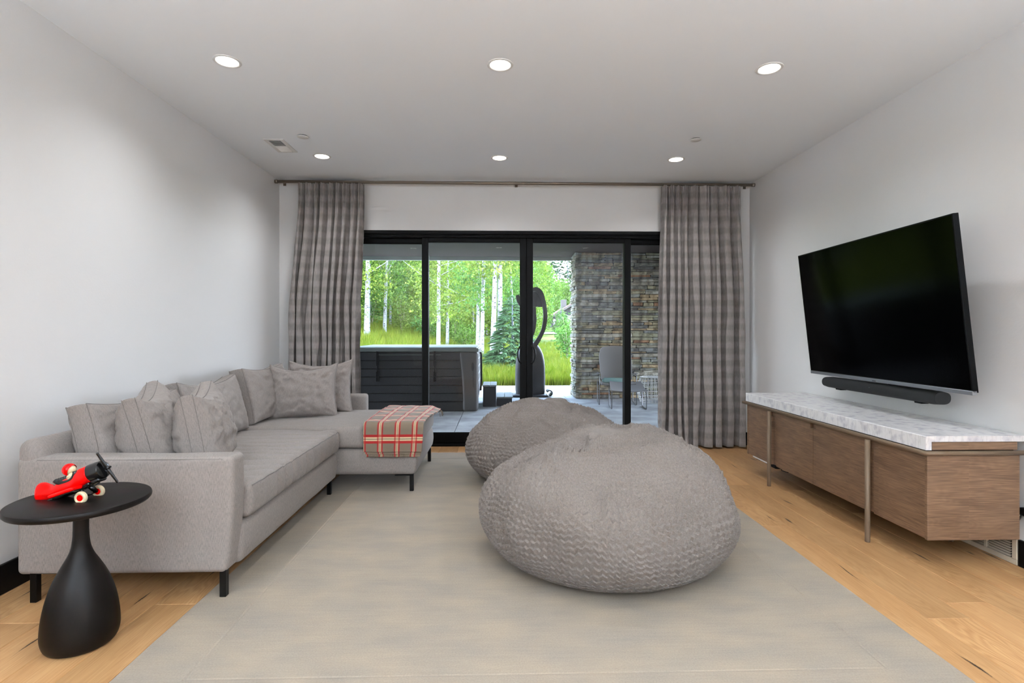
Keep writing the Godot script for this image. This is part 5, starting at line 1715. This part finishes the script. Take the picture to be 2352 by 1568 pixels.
func build_garden() -> void:
	var nx := 90
	var nz := 110
	var f := func(i: int, j: int) -> Vector3:
		var x := lerpf(-60, 70, float(i) / nx)
		var z := -12.86 - 160.0 * pow(float(j) / nz, 1.8)
		return Vector3(x, ground_y(x, z), z)
	tag(part(self, "ground", grid(nx, nz, f), M.lawn), "grassy ground rising away from the patio", "ground", "", "structure")
	var st := stool(false)
	var road := func(i: int, j: int) -> Vector3:
		var x := lerpf(-2.0, 40.0, i / 40.0)
		var z := -41.0 - j * 1.2 + 0.05 * x
		return Vector3(x, ground_y(x, z) + 0.06, z)
	tag(part(self, "road", grid(40, 3, road), M.road_gravel), "pale gravel road crossing behind the lawn", "road", "", "structure")
	build_house()
	var rng := RandomNumberGenerator.new(); rng.seed = 1234
	var cl := leaf_cluster(rng)
	# trunks that stand out one by one: x, z, girth, lean x, height, crown from, label
	var named := [
		[-0.20, -17.0, 0.092, 0.035, 9.0, 3.2, "thick white aspen trunk, left of the twin pair in the garden"],
		[0.05, -17.15, 0.095, 0.012, 9.5, 3.2, "thick white aspen trunk, right of the twin pair in the garden"],
		[-0.58, -18.5, 0.078, 0.03, 9.0, 2.2, "forked white aspen just left of the twin thick trunks"],
		[-0.78, -20.0, 0.072, 0.01, 9.0, 2.0, "white aspen standing second to the left of the twin thick trunks"],
		[-2.36, -21.0, 0.085, 0.012, 10.0, 1.5, "white aspen rising behind the right half of the hot tub"],
		[-2.15, -22.5, 0.07, 0.02, 8.0, 1.6, "slender leaning aspen behind the right half of the hot tub"],
		[-5.40, -22.0, 0.125, 0.012, 10.0, 1.9, "broad pale aspen trunk at the left edge of the glass"],
		[-5.10, -24.0, 0.085, 0.035, 9.0, 1.5, "pale aspen trunk right of the broad one at the left edge"],
	]
	for t in named: aspen(t[0], t[1], t[2], t[3], t[4], t[5], t[6], "", cl, rng, 520)
	for k in 46:
		var z := rng.randf_range(-22.0, -38.0)
		var x := rng.randf_range(-0.62, 0.035) * -z
		if rng.randf() < 0.25: x = rng.randf_range(-0.95, -0.5) * -z
		aspen(x, z, rng.randf_range(0.045, 0.085), rng.randf_range(-0.03, 0.04), rng.randf_range(7.0, 11.0), rng.randf_range(0.6, 2.2), "slender pale aspen in the dense grove behind the hot tub", "aspens of the grove", cl, rng, 1150)
	for k in 30:
		var z := rng.randf_range(-40.0, -58.0)
		var x := rng.randf_range(-0.34, 0.045) * -z
		aspen(x, z, 0.07, 0.0, rng.randf_range(8.0, 12.0), 0.3, "pale green aspen deep in the woods behind the grove", "aspens deep in the woods", cl, rng, 850, 1.5)
	# leafy trees to the right of the grove, lower towards the gap of sky
	for t in [[1.75, -31.0, 7.5], [1.35, -28.0, 7.0], [3.2, -44.0, 7.0], [4.3, -54.0, 6.8], [6.3, -68.0, 6.6], [8.4, -72.0, 5.6], [10.4, -73.0, 5.2], [12.8, -72.0, 5.6], [15.5, -70.0, 6.0], [19.0, -66.0, 7.0]]:
		aspen(t[0], t[1], 0.07, 0.01, t[2], 0.5, "bright green leafy tree right of the grove, beyond the lawn", "leafy trees beyond the lawn", cl, rng, 900, 0.85 if t[1] > -60.0 else 1.5)
	# knee to shoulder high saplings and shrubs under the trunks
	for k in 24:
		var z := rng.randf_range(-20.0, -30.0)
		var x := rng.randf_range(-0.50, 0.02) * -z
		shrub("aspen_sapling", x, z, rng.randf_range(1.0, 2.3), rng.randf_range(0.5, 0.9), "leafy young aspen growing under the grove trunks", "saplings under the grove", cl, rng, 150)
	for p in [[2.55, -19.5, 1.5, "leafy pale sapling beside the stone wall, nearest the patio"], [2.95, -22.5, 1.9, "leafy pale sapling half behind the stone wall edge"]]:
		shrub("aspen_sapling", p[0], p[1], p[2], 0.45, p[3], "", cl, rng, 110)
	spruce(0.42, -15.6, 2.5, 0.95, "dark green spruce just left of the sculpture", "", rng, 900, 1.0)
	spruce(5.35, -45.0, 2.3, 0.75, "small golden green spruce in front of the far house", "", rng, 420, 2.0)
	spruce(6.9, -45.5, 2.1, 0.8, "pale green young conifer right of the small golden spruce", "", rng, 420, 2.0)
	for t in [[7.6, -74.0, 9.3], [8.8, -75.5, 10.2], [9.9, -75.0, 10.8], [11.4, -77.0, 10.0], [7.0, -76.0, 8.4]]:
		spruce(t[0], t[1], t[2], 1.0, "tall thin grey green spruce spire on the skyline", "spruce spires on the skyline", rng, 260, 0.8)
	# grass: tall along the patio, then thinner up the slope
	var gm := grass_tuft(rng)
	var mm := MultiMesh.new()
	mm.transform_format = MultiMesh.TRANSFORM_3D
	mm.use_colors = true
	mm.mesh = gm
	var n := 26000
	mm.instance_count = n
	for i in n:
		var z := -12.95 - 17.0 * pow(rng.randf(), 1.5)
		var x := rng.randf_range(-0.75, 0.42) * -z
		var s := rng.randf_range(0.55, 1.15) * (1.0 if z > -18.0 else 1.2)
		if x > 1.2 and z < -16.0: s *= 0.45
		if z > -13.6: s *= 0.8
		mm.set_instance_transform(i, Transform3D(Basis(Vector3.UP, rng.randf() * TAU) * Basis.from_scale(Vector3(s, s, s)), Vector3(x, ground_y(x, z) - 0.02, z)))
		var g := rng.randf_range(0.75, 1.25)
		mm.set_instance_color(i, Color(g * rng.randf_range(0.9, 1.25), g, g * rng.randf_range(0.7, 1.0)))
	var mi := MultiMeshInstance3D.new()
	mi.name = "tall_grass"
	mi.multimesh = mm
	mi.material_override = M.grass_blade
	add_child(mi)
	tag(mi, "tall bright green grass along the far edge of the patio", "grass", "", "stuff")

func leaf_cluster(rng: RandomNumberGenerator) -> ArrayMesh:
	var st := stool()
	for k in 12:
		var c := Vector3(rng.randf_range(-1, 1), rng.randf_range(-1, 1), rng.randf_range(-1, 1)) * 0.20
		var b := Basis(Vector3(rng.randf_range(-1, 1), rng.randf_range(-1, 1), rng.randf_range(-1, 1)).normalized(), rng.randf() * TAU)
		var l := rng.randf_range(0.025, 0.040)
		var a0 := c + b * Vector3(0, -l, 0)
		var a1 := c + b * Vector3(l * 0.85, -l * 0.15, l * 0.25)
		var a2 := c + b * Vector3(0, l, 0)
		var a3 := c + b * Vector3(-l * 0.85, -l * 0.15, l * 0.25)
		tri(st, a0, a1, a2); tri(st, a0, a2, a3)
	return fin(st)

func grass_tuft(rng: RandomNumberGenerator) -> ArrayMesh:
	var st := stool()
	for k in 12:
		var a := rng.randf() * TAU
		var o := Vector3(cos(a), 0, sin(a)) * rng.randf() * 0.10
		var d := Vector3(cos(a + rng.randf_range(-1, 1)), 0, sin(a + rng.randf_range(-1, 1))) * rng.randf_range(0.03, 0.16)
		var h := rng.randf_range(0.22, 0.44)
		var w := Vector3(-sin(a), 0, cos(a)) * 0.006
		var m := o + d * 0.35 + Vector3(0, h * 0.6, 0)
		var t := o + d + Vector3(0, h, 0)
		tri(st, o - w, m - w * 0.8, m + w * 0.8); tri(st, o - w, m + w * 0.8, o + w); tri(st, m - w * 0.8, t, m + w * 0.8)
	return fin(st)

func crown(o: Node3D, called: String, cl: ArrayMesh, m: Material, pts: Array, rng: RandomNumberGenerator, size: float) -> void:
	var mm := MultiMesh.new()
	mm.transform_format = MultiMesh.TRANSFORM_3D
	mm.use_colors = true
	mm.mesh = cl
	mm.instance_count = pts.size()
	for i in pts.size():
		var s := size * rng.randf_range(0.75, 1.3)
		mm.set_instance_transform(i, Transform3D(Basis(Vector3(rng.randf_range(-1, 1), 1, rng.randf_range(-1, 1)).normalized(), rng.randf() * TAU) * Basis.from_scale(Vector3(s, s, s)), pts[i]))
		var g := rng.randf_range(0.55, 1.35)
		mm.set_instance_color(i, Color(g * rng.randf_range(0.88, 1.18), g, g * rng.randf_range(0.75, 1.1)))
	var mi := MultiMeshInstance3D.new()
	mi.name = called
	mi.multimesh = mm
	mi.material_override = m
	o.add_child(mi, true)
	stuff(mi)

func aspen(x: float, z: float, r: float, lean: float, h: float, from: float, label: String, group: String, cl: ArrayMesh, rng: RandomNumberGenerator, leaves: int, wide := 1.0) -> void:
	var o := thing("aspen_tree", label, "tree", Vector3(x, ground_y(x, z) - 0.03, z), group)
	var wob := rng.randf() * 10.0
	var at := func(t: float) -> Vector3: return Vector3(lean * h * t + 0.07 * sin(t * 5.0 + wob) * t, h * t, 0.05 * cos(t * 4.0 + wob) * t)
	var off := rng.randf()
	var tf := func(i: int, j: int) -> Vector3:
		var t := j / 24.0
		var g := TAU * i / 12.0
		var rr := r * (1.0 - 0.75 * t) * (1.0 + 0.35 * exp(-t * 40.0))
		return at.call(t) + Vector3(cos(g), 0, sin(g)) * rr
	lpart(o, "trunk", grid(12, 24, tf, func(i: int, j: int) -> Vector2: return Vector2(i / 12.0 + off, j / 24.0 * h / 3.2 + off), true), M.aspen_bark)
	var pts := []
	var st := stool(false)
	for b in 14:
		var t := rng.randf_range(from / h, 0.97)
		var a := rng.randf() * TAU
		var p: Vector3 = at.call(t)
		var l := (1.0 - t) * 1.3 + 0.45
		var e := p + Vector3(cos(a) * l * wide, l * rng.randf_range(0.15, 0.7), sin(a) * l * wide)
		tube(st, [p, p.lerp(e, 0.5) + Vector3(0, -0.06, 0), e], [r * 0.28 * (1.2 - t), r * 0.16, 0.004], 5)
	lpart(o, "branches", fin(st), M.aspen_bark if rng.randf() < 0.7 else M.twig)
	for k in leaves:
		var t := from / h + (1.0 - from / h) * pow(rng.randf(), 1.25)
		var a := rng.randf() * TAU
		var rr := sqrt(rng.randf()) * wide * (0.35 + 1.05 * sin(PI * clampf((t - from / h) / (1.0 - from / h) * 0.75 + 0.2, 0, 1)))
		var p: Vector3 = at.call(t)
		pts.append(p + Vector3(cos(a) * rr, rng.randf_range(-0.3, 0.3), sin(a) * rr))
	crown(o, "foliage", cl, M["leaf_%d" % rng.randi_range(0, 2)], pts, rng, 1.1 if z > -30.0 else (1.5 if z > -40.0 else 2.2))

func shrub(called: String, x: float, z: float, h: float, w: float, label: String, group: String, cl: ArrayMesh, rng: RandomNumberGenerator, leaves: int) -> void:
	var o := thing(called, label, "sapling", Vector3(x, ground_y(x, z) - 0.02, z), group)
	var st := stool(false)
	var tips := []
	for k in 5:
		var a := rng.randf() * TAU
		var e := Vector3(cos(a) * w * 0.5, h * rng.randf_range(0.7, 1.0), sin(a) * w * 0.5)
		tube(st, [Vector3.ZERO, e * Vector3(0.3, 0.5, 0.3), e], [0.012, 0.008, 0.003], 5)
		tips.append(e)
	lpart(o, "stems", fin(st), M.twig)
	var pts := []
	for k in leaves:
		var e: Vector3 = tips[rng.randi_range(0, 4)]
		var t := rng.randf_range(0.25, 1.05)
		pts.append(e * Vector3(t, t, t) + Vector3(rng.randfn(), rng.randfn() * 0.7, rng.randfn()) * w * 0.26)
	crown(o, "foliage", cl, M["leaf_%d" % rng.randi_range(0, 2)], pts, rng, 0.95)

func spruce(x: float, z: float, h: float, w: float, label: String, group: String, rng: RandomNumberGenerator, sprays: int, pale: float) -> void:
	var o := thing("spruce_tree", label, "spruce", Vector3(x, ground_y(x, z) - 0.03, z), group)
	lpart(o, "trunk", tubem([Vector3.ZERO, Vector3(0, h * 0.5, 0), Vector3(0, h, 0)], [0.06 * h / 3.0, 0.035 * h / 3.0, 0.006], 8), M.bare_wood)
	var st := stool()
	for k in 9:
		var a := rng.randf_range(-0.9, 0.9)
		var l := rng.randf_range(0.10, 0.2)
		var d := Vector3(sin(a), rng.randf_range(-0.25, 0.2), cos(a)).normalized() * l
		var s := Vector3(cos(a), 0.3, -sin(a)) * 0.018
		var b := Vector3(0, 0, 0.02 * k)
		tri(st, b - s, b + d, b + s)
		tri(st, b + Vector3(0, -0.015, 0), b + d * 0.9, b + Vector3(0, 0.02, 0))
	var mesh := fin(st)
	var mm := MultiMesh.new()
	mm.transform_format = MultiMesh.TRANSFORM_3D
	mm.use_colors = true
	mm.mesh = mesh
	mm.instance_count = sprays
	var thin := 0.16 if h > 5.0 else 1.0
	for i in sprays:
		var t := 1.0 - sqrt(rng.randf())
		if h > 5.0: t = rng.randf_range(0.15, 1.0)
		var a := rng.randf() * TAU
		var reach := w * (1.0 - t) * (0.9 if h < 5.0 else 0.55) * sqrt(rng.randf_range(0.15, 1.0))
		var p := Vector3(cos(a) * reach, h * (0.06 + 0.94 * t) - reach * 0.25, sin(a) * reach)
		var s := (0.8 + 0.5 * (1.0 - t)) * (1.0 if h < 5.0 else 3.0)
		mm.set_instance_transform(i, Transform3D(Basis(Vector3.UP, PI / 2 - a) * Basis(Vector3.RIGHT, 0.25) * Basis.from_scale(Vector3(s, s, s)), p))
		var g := rng.randf_range(0.7, 1.2) * pale
		mm.set_instance_color(i, Color(g * (1.35 if pale > 1.5 else 1.0), g, g * 0.9))
	var mi := MultiMeshInstance3D.new()
	mi.name = "needles"
	mi.multimesh = mm
	mi.material_override = M.spruce_needle
	o.add_child(mi, true)
	stuff(mi)

func build_house() -> void:
	var z := -58.0
	var gy := 2.02
	var o := thing("distant_house", "distant dark grey house with a reddish gabled roof beyond the road", "house", Vector3(7.9, gy, z))
	var a := -2.0
	var b := 2.4
	var ey := 1.25
	var py := 2.45
	var poly := PackedVector2Array([Vector2(a, 0), Vector2(b, 0), Vector2(b, ey), Vector2(0.1, py), Vector2(a, ey)])
	lpart(o, "gable_wall", prismm(poly, Vector3(0, -0.3, 0.0), Vector3.RIGHT, Vector3.UP, Vector3(0, 0, -6.0)), M.house_wall)
	for s in [[a - 0.55, 0.1], [b + 0.55, 0.1]]:
		var e := Vector3(s[0], ey - 0.58, 0.6)
		var p := Vector3(s[1], py - 0.2, 0.6)
		var st := stool()
		var up := Vector3(0, 0.16, 0)
		var dz := Vector3(0, 0, -7.2)
		var mid := (e + p) / 2.0 + dz / 2.0 + up / 2.0
		quad_out(st, e, p, p + up, e + up, mid); quad_out(st, e + dz, p + dz, p + up + dz, e + up + dz, mid)
		quad_out(st, e, e + dz, e + up + dz, e + up, mid); quad_out(st, e + up, p + up, p + up + dz, e + up + dz, mid)
		quad_out(st, e, p, p + dz, e + dz, mid); quad_out(st, p, p + dz, p + up + dz, p + up, mid)
		lpart(o, "roof_slope", fin(st), M.house_roof)
		var fst := stool()
		box(fst, (e + p) / 2.0 + Vector3(0, 0.0, 0.04), Vector3((p - e).length(), 0.16, 0.08), 0.01, Basis(Vector3.BACK, atan2((p - e).y, (p - e).x)))
		lpart(o, "fascia_board", fin(fst), M.house_trim)
	lpart(o, "window", boxm(Vector3(-0.35, 0.0, 0.01), Vector3(1.5, 1.15, 0.06), 0.01), M.house_glass)
	lpart(o, "garage_door", boxm(Vector3(-1.95, -0.3, 0.01), Vector3(-1.05, 0.75, 0.05), 0.01), M.house_glass)
	lpart(o, "porch_post", boxm(Vector3(-0.95, -0.3, 0.3), Vector3(-0.62, 0.95, 0.6), 0.02), M.house_trim)
	lpart(o, "chimney", boxm(Vector3(-0.7, 1.7, -3.0), Vector3(-0.1, 3.0, -2.4), 0.02), M.house_trim)
